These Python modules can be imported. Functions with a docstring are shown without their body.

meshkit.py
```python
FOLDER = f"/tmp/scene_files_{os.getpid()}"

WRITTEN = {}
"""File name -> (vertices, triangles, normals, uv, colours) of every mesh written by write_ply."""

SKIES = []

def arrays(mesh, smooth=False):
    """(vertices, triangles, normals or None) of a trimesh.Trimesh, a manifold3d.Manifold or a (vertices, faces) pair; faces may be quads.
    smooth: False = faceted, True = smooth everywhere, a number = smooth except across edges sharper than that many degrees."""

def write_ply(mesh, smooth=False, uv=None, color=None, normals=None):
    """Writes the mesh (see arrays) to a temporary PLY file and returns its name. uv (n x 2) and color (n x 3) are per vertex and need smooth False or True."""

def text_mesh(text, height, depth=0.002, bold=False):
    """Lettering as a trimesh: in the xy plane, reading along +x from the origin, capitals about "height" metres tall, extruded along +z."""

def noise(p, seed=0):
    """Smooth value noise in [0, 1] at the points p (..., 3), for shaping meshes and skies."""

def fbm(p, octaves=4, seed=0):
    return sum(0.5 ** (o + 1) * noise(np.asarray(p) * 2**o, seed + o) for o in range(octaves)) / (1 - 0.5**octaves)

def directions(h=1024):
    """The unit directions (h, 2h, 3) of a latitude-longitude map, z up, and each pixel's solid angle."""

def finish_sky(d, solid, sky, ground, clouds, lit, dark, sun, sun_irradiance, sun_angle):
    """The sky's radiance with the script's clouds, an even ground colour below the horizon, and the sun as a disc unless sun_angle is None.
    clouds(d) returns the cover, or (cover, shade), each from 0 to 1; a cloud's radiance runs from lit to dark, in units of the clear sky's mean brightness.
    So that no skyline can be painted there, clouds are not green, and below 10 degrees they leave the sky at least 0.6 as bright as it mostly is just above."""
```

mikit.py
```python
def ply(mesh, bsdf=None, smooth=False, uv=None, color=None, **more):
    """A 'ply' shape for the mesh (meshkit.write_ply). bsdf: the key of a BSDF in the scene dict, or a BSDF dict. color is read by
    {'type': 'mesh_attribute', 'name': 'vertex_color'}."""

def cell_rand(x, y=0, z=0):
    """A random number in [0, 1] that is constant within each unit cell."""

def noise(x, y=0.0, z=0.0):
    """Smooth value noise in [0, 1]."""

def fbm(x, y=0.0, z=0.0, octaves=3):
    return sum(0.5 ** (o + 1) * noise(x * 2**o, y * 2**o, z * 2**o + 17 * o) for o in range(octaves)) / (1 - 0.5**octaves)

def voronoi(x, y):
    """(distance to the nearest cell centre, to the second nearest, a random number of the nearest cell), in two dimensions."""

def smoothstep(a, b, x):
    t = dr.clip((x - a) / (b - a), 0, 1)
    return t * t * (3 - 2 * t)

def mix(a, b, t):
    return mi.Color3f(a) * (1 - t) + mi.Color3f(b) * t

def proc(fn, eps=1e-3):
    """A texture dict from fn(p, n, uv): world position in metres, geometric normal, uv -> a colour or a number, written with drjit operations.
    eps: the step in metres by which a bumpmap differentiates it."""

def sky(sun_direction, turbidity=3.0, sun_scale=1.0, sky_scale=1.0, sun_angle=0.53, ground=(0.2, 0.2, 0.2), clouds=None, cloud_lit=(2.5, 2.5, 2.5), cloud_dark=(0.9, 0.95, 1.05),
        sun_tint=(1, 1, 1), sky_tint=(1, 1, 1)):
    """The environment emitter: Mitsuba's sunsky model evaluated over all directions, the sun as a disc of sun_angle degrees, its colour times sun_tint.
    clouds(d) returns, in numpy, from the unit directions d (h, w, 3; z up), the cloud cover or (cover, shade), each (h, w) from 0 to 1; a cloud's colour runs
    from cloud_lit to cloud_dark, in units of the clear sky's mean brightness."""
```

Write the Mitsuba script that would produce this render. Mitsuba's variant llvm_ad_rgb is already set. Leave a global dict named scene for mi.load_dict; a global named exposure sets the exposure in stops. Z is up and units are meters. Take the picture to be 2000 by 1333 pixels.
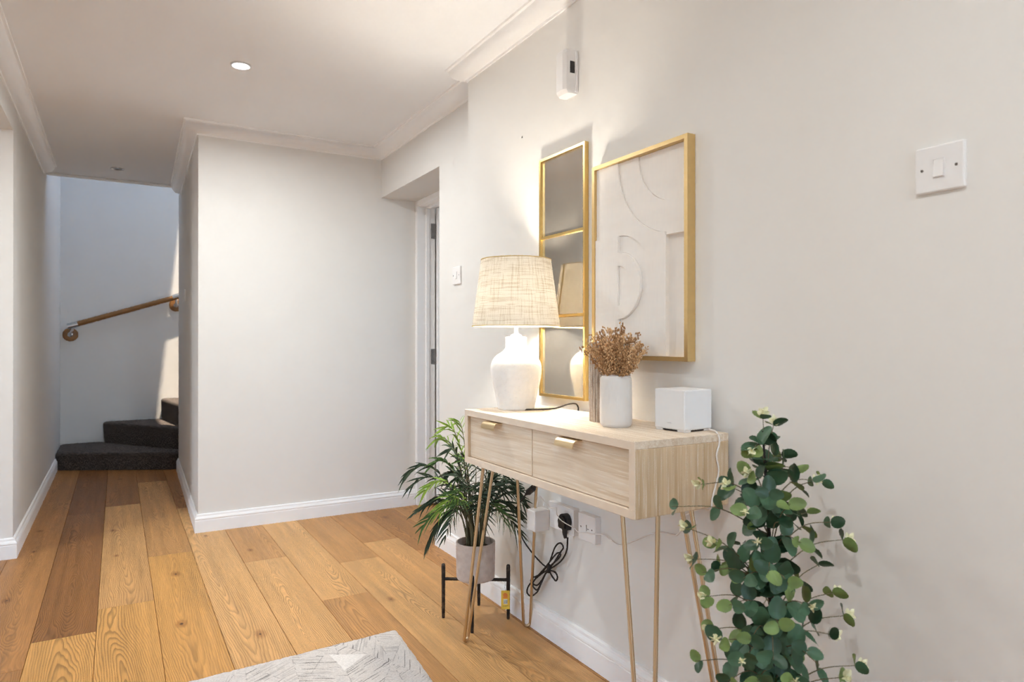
import math, random
import numpy as np, trimesh, drjit as dr, mitsuba as mi, mikit, meshkit
import manifold3d as m3
from shapely.geometry import Polygon, Point, box as sbox
from shapely import affinity
from shapely.ops import unary_union
from mikit import noise, fbm, cell_rand, smoothstep, mix, voronoi

random.seed(11); np.random.seed(11)
RNG = random.Random(11)
T4 = mi.ScalarTransform4f
scene, labels = {}, {}

# ---------------------------------------------------------------- camera, sky, exposure
EYE = np.array([0.0, 0.0, 1.08]); YAW = math.radians(30.2); TILT = 0.00189
exposure = 1.60
scene['camera'] = {'type': 'thinlens', 'fov': 2 * math.degrees(math.atan(1000 / 1325)), 'fov_axis': 'x',
                   'aperture_radius': 0.0026, 'focus_distance': 2.35, 'near_clip': 0.02, 'far_clip': 60.0,
                   'to_world': T4().look_at(origin=EYE.tolist(), target=(EYE + [math.sin(YAW), math.cos(YAW), TILT]).tolist(), up=[0, 0, 1])}
SUN = [0.10, -0.21, 1.0]
scene['sky'] = mikit.sky(SUN, turbidity=3.0, sun_scale=3.2, sky_scale=11.5, sun_angle=0.8, ground=(0.42, 0.40, 0.37), sky_tint=(1.10, 1.05, 0.98))
LIT = (0.955, 0.99, 1.0)          # colour of the ceiling downlights
LAMP = (1.0, 0.92, 0.80)         # colour of the table lamp's bulb
DOWN_POWER, LAMP_POWER, FILL_POWER = 840.0, 84.0, 450.0

# ---------------------------------------------------------------- helpers
def num(key):
    if key not in scene and key not in USED: USED.add(key); return key
    k = 1
    while f'{key}_{k:03d}' in scene or f'{key}_{k:03d}' in USED: k += 1
    USED.add(f'{key}_{k:03d}'); return f'{key}_{k:03d}'
USED = set()

def tag(key, label=None, cat=None, group=None, kind=None):
    d = labels.setdefault(key, {})
    if label: d['label'] = label
    if cat: d['category'] = cat
    if group: d['group'] = group
    if kind: d['kind'] = kind
    return key

def thing(name, label, cat, group=None):
    return tag(num(name), label, cat, group)

def add(key, mesh, bsdf, smooth=False, uv=None, label=None, cat=None, group=None, kind=None, **more):
    key = num(key)
    scene[key] = mikit.ply(mesh, bsdf, smooth=smooth, uv=uv, **more)
    if label or cat or group or kind: tag(key, label, cat, group, kind)
    return key

def part(parent, name, mesh, bsdf, smooth=False, label=None, kind=None, **more):
    return add(f'{parent}__{name}', mesh, bsdf, smooth, label=label, kind=kind, **more)

def hull(points):
    return trimesh.convex.convex_hull(np.asarray(points, float))

def box(x0, x1, y0, y1, z0, z1, b=0.0):
    if b <= 0:
        m = trimesh.creation.box((x1 - x0, y1 - y0, z1 - z0)); m.apply_translation(((x0 + x1) / 2, (y0 + y1) / 2, (z0 + z1) / 2)); return m
    P = []
    for sx, X in ((1, x0), (-1, x1)):
        for sy, Y in ((1, y0), (-1, y1)):
            for sz, Z in ((1, z0), (-1, z1)):
                P += [(X, Y + sy * b, Z + sz * b), (X + sx * b, Y, Z + sz * b), (X + sx * b, Y + sy * b, Z)]
    return hull(P)

def rbox(x0, x1, y0, y1, z0, z1, r, n=4):
    """box with truly round edges"""
    P = []
    s = trimesh.creation.icosphere(2, r).vertices
    for X in (x0 + r, x1 - r):
        for Y in (y0 + r, y1 - r):
            for Z in (z0 + r, z1 - r): P.append(s + [X, Y, Z])
    return hull(np.vstack(P))

def cat(*ms): return trimesh.util.concatenate([m for m in ms])

def curve(pts, n=8):
    """Catmull-Rom through the points"""
    P = np.asarray(pts, float); Q = np.vstack([2 * P[0] - P[1], P, 2 * P[-1] - P[-2]]); out = []
    for i in range(1, len(Q) - 2):
        for t in np.linspace(0, 1, n, endpoint=False):
            a, b, c, d = Q[i - 1], Q[i], Q[i + 1], Q[i + 2]
            out.append(0.5 * (2 * b + (c - a) * t + (2 * a - 5 * b + 4 * c - d) * t * t + (3 * b - a - 3 * c + d) * t ** 3))
    out.append(P[-1]); return np.array(out)

def tube(pts, r, k=8, caps=True):
    P = np.asarray(pts, float); n = len(P); R = np.broadcast_to(np.asarray(r, float), (n,))
    d = np.gradient(P, axis=0); d /= np.linalg.norm(d, axis=1, keepdims=True) + 1e-12
    u = np.cross(d[0], [0, 0, 1] if abs(d[0][2]) < 0.9 else [1, 0, 0]); u /= np.linalg.norm(u)
    V = []
    for i in range(n):
        u = u - d[i] * (u @ d[i]); u /= np.linalg.norm(u) + 1e-12; w = np.cross(d[i], u)
        a = np.arange(k) * 2 * math.pi / k
        V.append(P[i] + R[i] * (np.cos(a)[:, None] * u + np.sin(a)[:, None] * w))
    V = np.vstack(V); F = []
    for i in range(n - 1):
        for j in range(k):
            a, b = i * k + j, i * k + (j + 1) % k; F += [(a, b, b + k), (a, b + k, a + k)]
    if caps:
        c0, c1 = len(V), len(V) + 1; V = np.vstack([V, P[:1], P[-1:]])
        for j in range(k):
            F += [(c0, (j + 1) % k, j), (c1, (n - 1) * k + j, (n - 1) * k + (j + 1) % k)]
    return trimesh.Trimesh(V, F, process=False)

def lathe(profile, k=48, c=(0, 0, 0)):
    """profile of (r, z) from bottom to top, outside on the right"""
    m = trimesh.creation.revolve(np.array(profile, float), sections=k)
    if m.volume < 0: m.invert()
    m.apply_translation(c); return m

def ext(poly, h):
    polys = [poly] if poly.geom_type == 'Polygon' else list(poly.geoms)
    return cat(*[trimesh.creation.extrude_polygon(p, h, engine='earcut') for p in polys])

def prism(pts, z0, z1):
    m = ext(Polygon(pts), z1 - z0); m.apply_translation((0, 0, z0)); return m

def on_right(m, x, y=0.0, z=0.0):
    """local x -> to the right along the right-hand wall (-y), local y -> up, local z -> out of the wall (-x)"""
    M = np.eye(4); M[:3, 0] = (0, -1, 0); M[:3, 1] = (0, 0, 1); M[:3, 2] = (-1, 0, 0); M[:3, 3] = (x, y, z)
    m = m.copy(); m.apply_transform(M); return m

def on_far(m, x, y, z):
    M = np.eye(4); M[:3, 0] = (1, 0, 0); M[:3, 1] = (0, 0, 1); M[:3, 2] = (0, -1, 0); M[:3, 3] = (x, y, z)
    m = m.copy(); m.apply_transform(M); return m

def sweep_profile(path, profile):
    """mitred moulding: path of (x, y), the room on the left of its direction; profile of (distance into the room, z)"""
    P = np.asarray(path, float); n = len(P); seg = np.diff(P, axis=0); seg /= np.linalg.norm(seg, axis=1, keepdims=True)
    nrm = np.stack([-seg[:, 1], seg[:, 0]], 1); rings = []
    for i in range(n):
        a, b = nrm[max(i - 1, 0)], nrm[min(i, n - 2)]
        m = (a + b) / (1 + a @ b)
        rings.append([(P[i, 0] + m[0] * d, P[i, 1] + m[1] * d, z) for d, z in profile])
    k = len(profile); V = np.array(rings).reshape(-1, 3); F = []
    for i in range(n - 1):
        for j in range(k):
            a, b = i * k + j, i * k + (j + 1) % k; F += [(a, b, b + k), (a, b + k, a + k)]
    from mapbox_earcut import triangulate_float64
    tri = np.array(triangulate_float64(np.array(profile, float), np.array([k], dtype=np.uint32))).reshape(-1, 3)
    for t in tri: F += [tuple(t), tuple((n - 1) * k + t[::-1])]
    m = trimesh.Trimesh(V, F, process=False); trimesh.repair.fix_normals(m); return m

# ---------------------------------------------------------------- materials
def B(name, d, two=True):
    scene[name] = {'type': 'twosided', 'inner': d} if two else d
    return name
def rgb(*c): return {'type': 'rgb', 'value': list(c)}
def pbr(name, color, rough=0.5, metal=0.0, spec=0.5, **k):
    return B(name, {'type': 'principled', 'base_color': color if isinstance(color, dict) else rgb(*color), 'roughness': rough, 'metallic': metal, 'specular': spec, **k})

def paint(c, amt=0.02, s=3.0):
    def fn(p, n, uv):
        f = fbm(p.x * s, p.y * s, p.z * s, 3)
        return mi.Color3f(*c) * (1 - amt + 2 * amt * f)
    return mikit.proc(fn)

B('wall_paint', {'type': 'diffuse', 'reflectance': paint((0.72, 0.706, 0.676), 0.012)})
B('ceiling_paint', {'type': 'diffuse', 'reflectance': paint((0.84, 0.855, 0.872), 0.008)})
pbr('trim_paint', paint((0.80, 0.80, 0.795), 0.01, 9), 0.38, spec=0.4)
pbr('white_plastic', paint((0.72, 0.71, 0.70), 0.01, 30), 0.35, spec=0.45)
pbr('grey_plastic', (0.70, 0.69, 0.68), 0.4)
pbr('router_plastic', (0.72, 0.72, 0.72), 0.4, spec=0.4)
pbr('black_plastic', (0.012, 0.012, 0.013), 0.42, spec=0.4)
pbr('black_rubber', (0.016, 0.015, 0.015), 0.55, spec=0.3)
pbr('white_rubber', (0.72, 0.69, 0.66), 0.55, spec=0.3)
pbr('chrome', (0.62, 0.64, 0.66), 0.18, 1.0)
pbr('screw_steel', (0.16, 0.15, 0.14), 0.4, 0.8)
pbr('hinge_steel', paint((0.25, 0.24, 0.23), 0.5, 300), 0.3, 1.0)
pbr('downlight_metal', (0.62, 0.61, 0.60), 0.3, 0.9)
pbr('lens_dark', (0.10, 0.09, 0.08), 0.25)
pbr('gold_frame', (0.74, 0.52, 0.20), 0.30, 1.0)
pbr('brass', (0.72, 0.56, 0.34), 0.34, 1.0)
pbr('brass_leg', (0.66, 0.51, 0.33), 0.36, 1.0)
pbr('dark_fabric_gap', (0.05, 0.035, 0.025), 0.8)

def plank_wood(p, n, uv):
    """uv.x = plank number + place across the plank; uv.y = 100 * tone (0..9) + 10 * style + 5 + place along it in tens of metres"""
    idn = dr.floor(uv.x); x = (uv.x - idn) - 0.1
    tone = dr.floor(uv.y / 100.0); rest = uv.y - tone * 100.0
    style = dr.floor(rest / 10.0); y = (rest - style * 10.0 - 5.0) 
    r1, r2, r3 = cell_rand(idn, 1, 7), cell_rand(idn, 2, 7), cell_rand(idn, 3, 7)
    o = idn * 3.71
    swirl = dr.select(style > 1.5, 1.0, dr.select(style > 0.5, 0.30, 0.45))
    wx = (fbm(x * 9 + o, y * 2.2 + o, 0.0, 3) - 0.5)
    wy = (fbm(x * 22 + o, y * 7.0 - o, 3.0, 2) - 0.5)
    c = (r1 - 0.5) * 0.11 + 0.03 * dr.sin(y * 2.1 + r2 * 6)
    xx = x - c + wx * 0.035 * (0.6 + swirl)
    depth = 0.055 * (y - (r3 - 0.5) * 1.2) + wx * 0.085 * swirl + wy * 0.016 * swirl
    rr = dr.sqrt(xx * xx + depth * depth * 0.9 + 1e-6)
    g = rr / dr.select(style > 1.5, 0.0052, 0.0066) + fbm(x * 60 + o, y * 7, 1.0, 2) * 0.9
    fr = g - dr.floor(g)
    ring = smoothstep(0.35, 0.88, fr) * (1 - smoothstep(0.90, 1.0, fr))
    pores = fbm(x * 420 + o, y * 16.0, 5.0, 2)
    streak = fbm(x * 46 + o, y * 1.7, 9.0, 3)
    dark = mi.Color3f(0.185, 0.076, 0.022); mid = mi.Color3f(0.355, 0.165, 0.053); pale = mi.Color3f(0.60, 0.345, 0.138); gold = mi.Color3f(0.55, 0.285, 0.082)
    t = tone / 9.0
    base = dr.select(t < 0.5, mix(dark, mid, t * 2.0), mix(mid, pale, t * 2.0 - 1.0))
    base = dr.select((style > 0.5) & (style < 1.5), mix(base, gold, 0.75), base)
    ringamt = dr.select((style > 0.5) & (style < 1.5), 0.42, dr.select(style > 1.5, 0.33, 0.26))
    fade = 0.35 + 0.65 * smoothstep(0.30, 0.62, fbm(x * 5 + o, y * 1.3 + 4, 2.0, 2))
    col = base * (1 - ringamt * ring * fade)
    pale_ring = smoothstep(0.02, 0.16, fr) * (1 - smoothstep(0.16, 0.34, fr))
    col = col * (1 + 0.10 * pale_ring * swirl)
    col = col * (0.80 + 0.40 * streak) * (0.86 + 0.28 * pores)
    # knots
    kx, ky = x / 0.1, y / 0.62 + r2 * 3
    cy = dr.floor(ky)
    kr = cell_rand(idn, cy, 21); kc = (cell_rand(idn, cy, 22) - 0.5) * 1.4; kyc = cy + 0.2 + 0.6 * cell_rand(idn, cy, 23)
    dx = (kx - kc) * 0.1; dy = (ky - kyc) * 0.62
    dk = (0.75 + 0.9 * cell_rand(idn, cy, 25)) * dr.sqrt(dx * dx * (1.0 + cell_rand(idn, cy, 26)) + dy * dy * 0.45) + (fbm(x * 120, y * 90, idn, 2) - 0.5) * 0.006
    on = dr.select(kr > 0.66, 1.0, 0.0)
    col = mix(col, col * mi.Color3f(0.62, 0.5, 0.42), on * 0.75 * (1 - smoothstep(0.008, 0.034, dk)))
    col = mix(col, mi.Color3f(0.06, 0.03, 0.015), on * 0.9 * (1 - smoothstep(0.002, 0.0085, dk)))
    return col
def plank_rough(p, n, uv):
    return 0.36 + 0.16 * fbm(p.x * 40, p.y * 6, 0.0, 2)
pbr('oak_planks', mikit.proc(plank_wood), mikit.proc(plank_rough), spec=0.3)
pbr('oak_floor_far', (0.38, 0.19, 0.065), 0.45, spec=0.35)

def washed_oak(axis):
    def fn(p, n, uv):
        a, b, c = (p.y, p.z, p.x) if axis == 'y' else (p.z, p.y, p.x)
        s1 = fbm(a * 3.0, b * 105 + fbm(a * 2.6, b * 12, c * 12, 2) * 4, c * 105, 3)
        s2 = fbm(a * 14, b * 420, c * 420, 2)
        s3 = fbm(a * 1.2, b * 14, c * 14, 2)
        lo, hi = ((0.54, 0.415, 0.285), (0.70, 0.60, 0.48)) if axis == 'y' else ((0.48, 0.335, 0.19), (0.61, 0.465, 0.305))
        col = mix(lo, hi, smoothstep(0.22, 0.72, s1 * 0.75 + s3 * 0.25))
        col = mix(col, (0.78, 0.71, 0.62), 0.6 * smoothstep(0.52, 0.8, s2))
        return col * (0.93 + 0.14 * s3)
    return mikit.proc(fn)
pbr('washed_oak', washed_oak('y'), 0.5, spec=0.35)
pbr('washed_oak_end', washed_oak('z'), 0.52, spec=0.3)
pbr('washed_oak_rim', paint((0.68, 0.575, 0.465), 0.08, 40), 0.5, spec=0.35)

def linen(p, n, uv):
    a = uv.x; b = uv.y
    v = fbm(a * 420, b * 22, 0.0, 2); h = fbm(a * 18, b * 480, 4.0, 2)
    th = smoothstep(0.50, 0.74, v) * 0.5 + smoothstep(0.50, 0.74, h) * 0.62
    big = fbm(a * 5, b * 4, 8.0, 2)
    return mix((0.60, 0.555, 0.47), (0.395, 0.33, 0.235), dr.clip(th * (0.55 + 0.6 * big), 0, 1))
B('lamp_linen', {'type': 'principledthin', 'base_color': mikit.proc(linen), 'roughness': 0.9, 'spec_trans': 0.0, 'diff_trans': 0.078, 'eta': 1.3}, two=False)
B('lamp_seam_cloth', {'type': 'principledthin', 'base_color': rgb(0.62, 0.47, 0.22), 'roughness': 0.9, 'spec_trans': 0.0, 'diff_trans': 0.05, 'eta': 1.3}, two=False)
def plaster(p, n, uv):
    f = fbm(p.x * 90, p.y * 90, p.z * 90, 3)
    pit = smoothstep(0.66, 0.74, fbm(p.x * 160 + 7, p.y * 160, p.z * 160, 2))
    return mi.Color3f(0.80, 0.775, 0.74) * (0.95 + 0.08 * f) * (1 - 0.05 * pit)
pbr('lamp_plaster', mikit.proc(plaster), 0.85, spec=0.2)
pbr('vase_ceramic', paint((0.63, 0.605, 0.575), 0.02, 30), 0.55, spec=0.3)
def mirror_tint(p, n, uv):
    f = fbm(p.y * 30, p.z * 30, 0.0, 3); d = smoothstep(0.62, 0.75, fbm(p.y * 240, p.z * 240, 3.0, 2))
    s = smoothstep(0.60, 0.8, fbm(p.y * 9, p.z * 5, 5.0, 2))
    return mi.Color3f(0.70, 0.675, 0.625) * (0.90 + 0.14 * f + 0.12 * s + 0.15 * d)
scene['antique_mirror'] = {'type': 'twosided', 'inner': {'type': 'blendbsdf', 'weight': 0.10, 'a': {'type': 'roughconductor', 'material': 'none', 'alpha': 0.004, 'specular_reflectance': mikit.proc(mirror_tint)}, 'b': {'type': 'diffuse', 'reflectance': rgb(0.55, 0.52, 0.47)}}}
def art_plaster(p, n, uv):
    f = fbm(p.y * 8, p.z * 40, p.x * 10, 3); g = fbm(p.y * 160, p.z * 30, 2.0, 2)
    return mi.Color3f(0.76, 0.725, 0.68) * (0.95 + 0.06 * f + 0.03 * g)
pbr('art_plaster', mikit.proc(art_plaster), 0.8, spec=0.2)
pbr('art_gold', paint((0.66, 0.47, 0.215), 0.06, 60), 0.38, 0.75)
def ribbed(p, n, uv):
    f = fbm(uv.x * 5, uv.y * 3, 0.0, 2)
    g = fbm(uv.x * 60, uv.y * 1.4, 1.0, 2)
    return mix((0.20, 0.15, 0.115), (0.42, 0.35, 0.29), smoothstep(0.3, 0.7, g * 0.6 + f * 0.4))
pbr('ribbed_clay', mikit.proc(ribbed), 0.7, spec=0.25)
pbr('ribbed_white', (0.62, 0.58, 0.53), 0.7)
for i, c in enumerate([(0.50, 0.315, 0.165), (0.64, 0.435, 0.245), (0.33, 0.19, 0.09)]): pbr(f'dried_{i}', paint(c, 0.15, 200), 0.9, spec=0.1)
def concrete(p, n, uv):
    f = fbm(p.x * 45, p.y * 45, p.z * 45, 4)
    return mix((0.43, 0.355, 0.315), (0.51, 0.435, 0.39), smoothstep(0.25, 0.75, f))
pbr('pot_concrete', mikit.proc(concrete), 0.85, spec=0.2)
pbr('pot_soil', paint((0.055, 0.035, 0.024), 0.4, 150), 0.95, spec=0.1)
def iron(p, n, uv):
    f = fbm(p.x * 70, p.y * 70, p.z * 70, 3)
    return mix((0.012, 0.010, 0.009), (0.060, 0.042, 0.028), smoothstep(0.45, 0.75, f))
pbr('stand_iron', mikit.proc(iron), 0.42, 0.3)
def leafy(c, s=60.0, amt=0.22):
    def fn(p, n, uv):
        f = fbm(p.x * s, p.y * s, p.z * s, 2); return mi.Color3f(*c) * (1 - amt + 2 * amt * f)
    return mikit.proc(fn)
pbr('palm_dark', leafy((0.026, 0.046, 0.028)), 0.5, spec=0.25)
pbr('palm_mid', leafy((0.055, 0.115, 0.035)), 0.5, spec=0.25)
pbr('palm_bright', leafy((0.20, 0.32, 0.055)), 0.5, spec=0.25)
pbr('palm_stem', leafy((0.085, 0.075, 0.035)), 0.6)
pbr('euc_dark', leafy((0.022, 0.058, 0.028)), 0.42, spec=0.35)
pbr('euc_mid', leafy((0.045, 0.105, 0.055)), 0.45, spec=0.35)
pbr('euc_light', leafy((0.135, 0.20, 0.06), 45, 0.4), 0.5, spec=0.3)
pbr('euc_cream', leafy((0.70, 0.68, 0.45)), 0.6)
pbr('euc_stem', leafy((0.10, 0.085, 0.04)), 0.7)
pbr('euc_trunk', leafy((0.018, 0.014, 0.011)), 0.8)
def carpet(p, n, uv):
    f = fbm(p.x * 220, p.y * 220, p.z * 220, 2); g = fbm(p.x * 60, p.y * 60, p.z * 60, 2)
    return mix((0.022, 0.018, 0.016), (0.16, 0.135, 0.12), smoothstep(0.36, 0.72, f)) * (0.75 + 0.5 * g)
B('stair_carpet', {'type': 'bumpmap', 'arbitrary': mikit.proc(lambda p, n, uv: fbm(p.x * 260, p.y * 260, p.z * 260, 2), 0.0012), 'scale': 0.006,
                   'bsdf': {'type': 'principled', 'base_color': mikit.proc(carpet), 'roughness': 0.95, 'specular': 0.1, 'sheen': 0.4}})
pbr('rail_oak', leafy((0.25, 0.115, 0.035), 25, 0.25), 0.38, spec=0.4)
pbr('tag_yellow', (0.72, 0.50, 0.06), 0.5)
pbr('tag_orange', (0.66, 0.20, 0.04), 0.5)
pbr('tag_white', (0.80, 0.78, 0.70), 0.5)
pbr('tag_black', (0.02, 0.02, 0.02), 0.5)
pbr('logo_grey', (0.58, 0.58, 0.58), 0.4)
def rug_fn(p, n, uv):
    x, y = uv.x, uv.y                      # metres along the rug's short and long edge
    s = 0.30
    u, v = x / s, y / (s * 0.9)
    a, b = u + 0.5 * v, u - 0.5 * v
    ca, cb = dr.floor(a), dr.floor(b)
    up = dr.select((a - ca) + (b - cb) > 1.0, 1.0, 0.0)
    k = cell_rand(ca, cb, up + 3)
    d = dr.select(k < 0.33, x * 0.5 + y * 0.87, dr.select(k < 0.66, x * 0.95 - y * 0.3, x * 0.5 - y * 0.87))
    t = dr.select(k < 0.33, x * 0.87 - y * 0.5, dr.select(k < 0.66, x * 0.3 + y * 0.95, x * 0.87 + y * 0.5))
    f = fbm(d * 190, t * 14, k * 9, 2)
    hatch = smoothstep(0.54, 0.72, f) * dr.select(cell_rand(ca, cb, up + 9) > 0.18, 1.0, 0.12)
    ea, eb, ec = dr.abs(a - dr.round(a)), dr.abs(b - dr.round(b)), dr.abs((a - ca) + (b - cb) - 1.0)
    e = dr.minimum(dr.minimum(ea, eb), ec * 0.7)
    edge = (1 - smoothstep(0.004, 0.012, e)) * smoothstep(0.48, 0.62, fbm(x * 60, y * 60, 0.0, 2))
    pile = fbm(x * 260, y * 260, 0.0, 2)
    col = mix((0.54, 0.51, 0.485), (0.34, 0.32, 0.305), hatch * 0.5)
    col = mix(col, (0.20, 0.185, 0.18), edge * 0.45)
    dash = smoothstep(0.70, 0.78, fbm(d * 230, t * 11, 40.0, 2)) * dr.select(cell_rand(ca, cb, up + 5) > 0.45, 1.0, 0.25)
    col = mix(col, (0.13, 0.12, 0.12), dash * 0.75)
    inside = smoothstep(-0.002, 0.003, dr.minimum(dr.minimum((0.4938 * (x - 0.33) + 0.8696 * (y - 0.093)), (0.6122 * (x - 0.212) + -0.7907 * (y - 0.16))), (-0.9842 * (x - 0.305) + -0.1770 * (y - 0.232))))          # the one plain pale triangle
    col = mix(col, (0.66, 0.635, 0.61), inside)
    return col * (0.85 + 0.28 * pile)
pbr('rug_wool', mikit.proc(rug_fn), 0.95, spec=0.1, sheen=0.3)
B('window_glass', {'type': 'thindielectric', 'int_ior': 1.5}, two=False)
def emitter(c, power): return {'type': 'area', 'radiance': rgb(*[v * power for v in c])}

# ---------------------------------------------------------------- the setting
H, ZC = 2.325, 2.6
XR, XD = 1.373, 1.48                 # right wall, and its recessed stretch by the doorway
add('wall_right', box(XR, 1.62, -2.6, 2.755, 0, H), 'wall_paint', kind='structure')
add('wall_recess', cat(box(XD, 1.85, 2.755, 3.311, 0, H), box(XD, 1.85, 3.311, 4.23, 2.017, H)), 'wall_paint', kind='structure')
add('wall_back', box(0.398, 3.7, 4.23, 4.40, 0, H), 'wall_paint', kind='structure')
add('wall_corridor', prism([(0.4017, 4.40), (0.45, 6.39), (0.60, 6.39), (0.60, 4.40)], 0, ZC), 'wall_paint', kind='structure')
add('wall_left', cat(box(-0.57, -0.45, 4.19, 7.44, 0, ZC), box(-0.57, -0.45, 5.4, 7.44, ZC, 4.75), box(-0.57, -0.45, 1.5, 4.19, 2.142, H), box(-0.57, -0.45, -2.6, 1.5, 0, H)), 'wall_paint', kind='structure')
add('wall_stairs', box(-0.57, 2.6, 7.44, 7.56, 0, 4.75), 'wall_paint', kind='structure')
_w = ext(Polygon([(0.60, 0), (2.6, 0), (2.6, 2.5), (0.60, 0.95)]), 0.12)  # out of view; top sloped to let sunlight through toward the stairs
add('wall_stairwell', cat(on_far(_w, 0, 6.42, 0), box(2.5, 2.6, 5.3, 7.44, 0, 4.75), box(-0.45, 2.5, 5.3, 5.4, ZC, 4.75)), 'wall_paint', kind='structure')
add('wall_left_room', cat(box(-3.8, -0.57, 4.19, 4.31, 0, H), box(-3.8, -0.57, 0.2, 0.32, 0, H)), 'wall_paint', kind='structure')
add('wall_left_window', cat(box(-3.8, -3.7, 0.32, 4.19, 2.12, H), box(-3.8, -3.7, 0.32, 0.9, 0, 2.12), box(-3.8, -3.7, 2.5, 4.19, 0, 2.12)), 'wall_paint', kind='structure')
add('wall_front', cat(box(-0.45, -0.32, -2.7, -2.6, 0, H), box(1.24, XR, -2.7, -2.6, 0, H), box(-0.32, 1.24, -2.7, -2.6, 2.17, H)), 'wall_paint', kind='structure')
add('wall_next_room', cat(box(1.62, 3.7, 2.60, 2.70, 0, H), box(3.6, 3.7, 2.70, 3.0, 0, H), box(3.6, 3.7, 4.0, 4.23, 0, H), box(3.6, 3.7, 3.0, 4.0, 0, 0.9), box(3.6, 3.7, 3.0, 4.0, 2.1, H)), 'wall_paint', kind='structure')
add('ceiling', cat(box(-3.8, 3.7, -2.7, 5.3, H, ZC), box(-0.45, 0.60, 5.3, 6.02, H, ZC), box(0.6, 2.5, 5.3, 6.1, H, ZC)), 'ceiling_paint', kind='structure')
add('ceiling_stairwell', cat(box(-0.57, 0.75, 5.3, 7.56, 4.75, 4.85), box(2.35, 2.6, 5.3, 7.56, 4.75, 4.85), box(0.75, 2.35, 5.3, 5.5, 4.75, 4.85), box(0.75, 2.35, 7.35, 7.56, 4.75, 4.85)), 'ceiling_paint', kind='structure')  # out of view; opening placed to shape the sun patch on the stair wall
def pane(key, M, w, h):
    scene[key] = {'type': 'rectangle', 'to_world': T4(M) @ T4().scale([w / 2, h / 2, 1]), 'bsdf': {'type': 'ref', 'id': 'window_glass'}}
def frame_rect(w, h, t, d):
    return ext(sbox(-w / 2, -h / 2, w / 2, h / 2).difference(sbox(-w / 2 + t, -h / 2 + t, w / 2 - t, h / 2 - t)), d)
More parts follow.
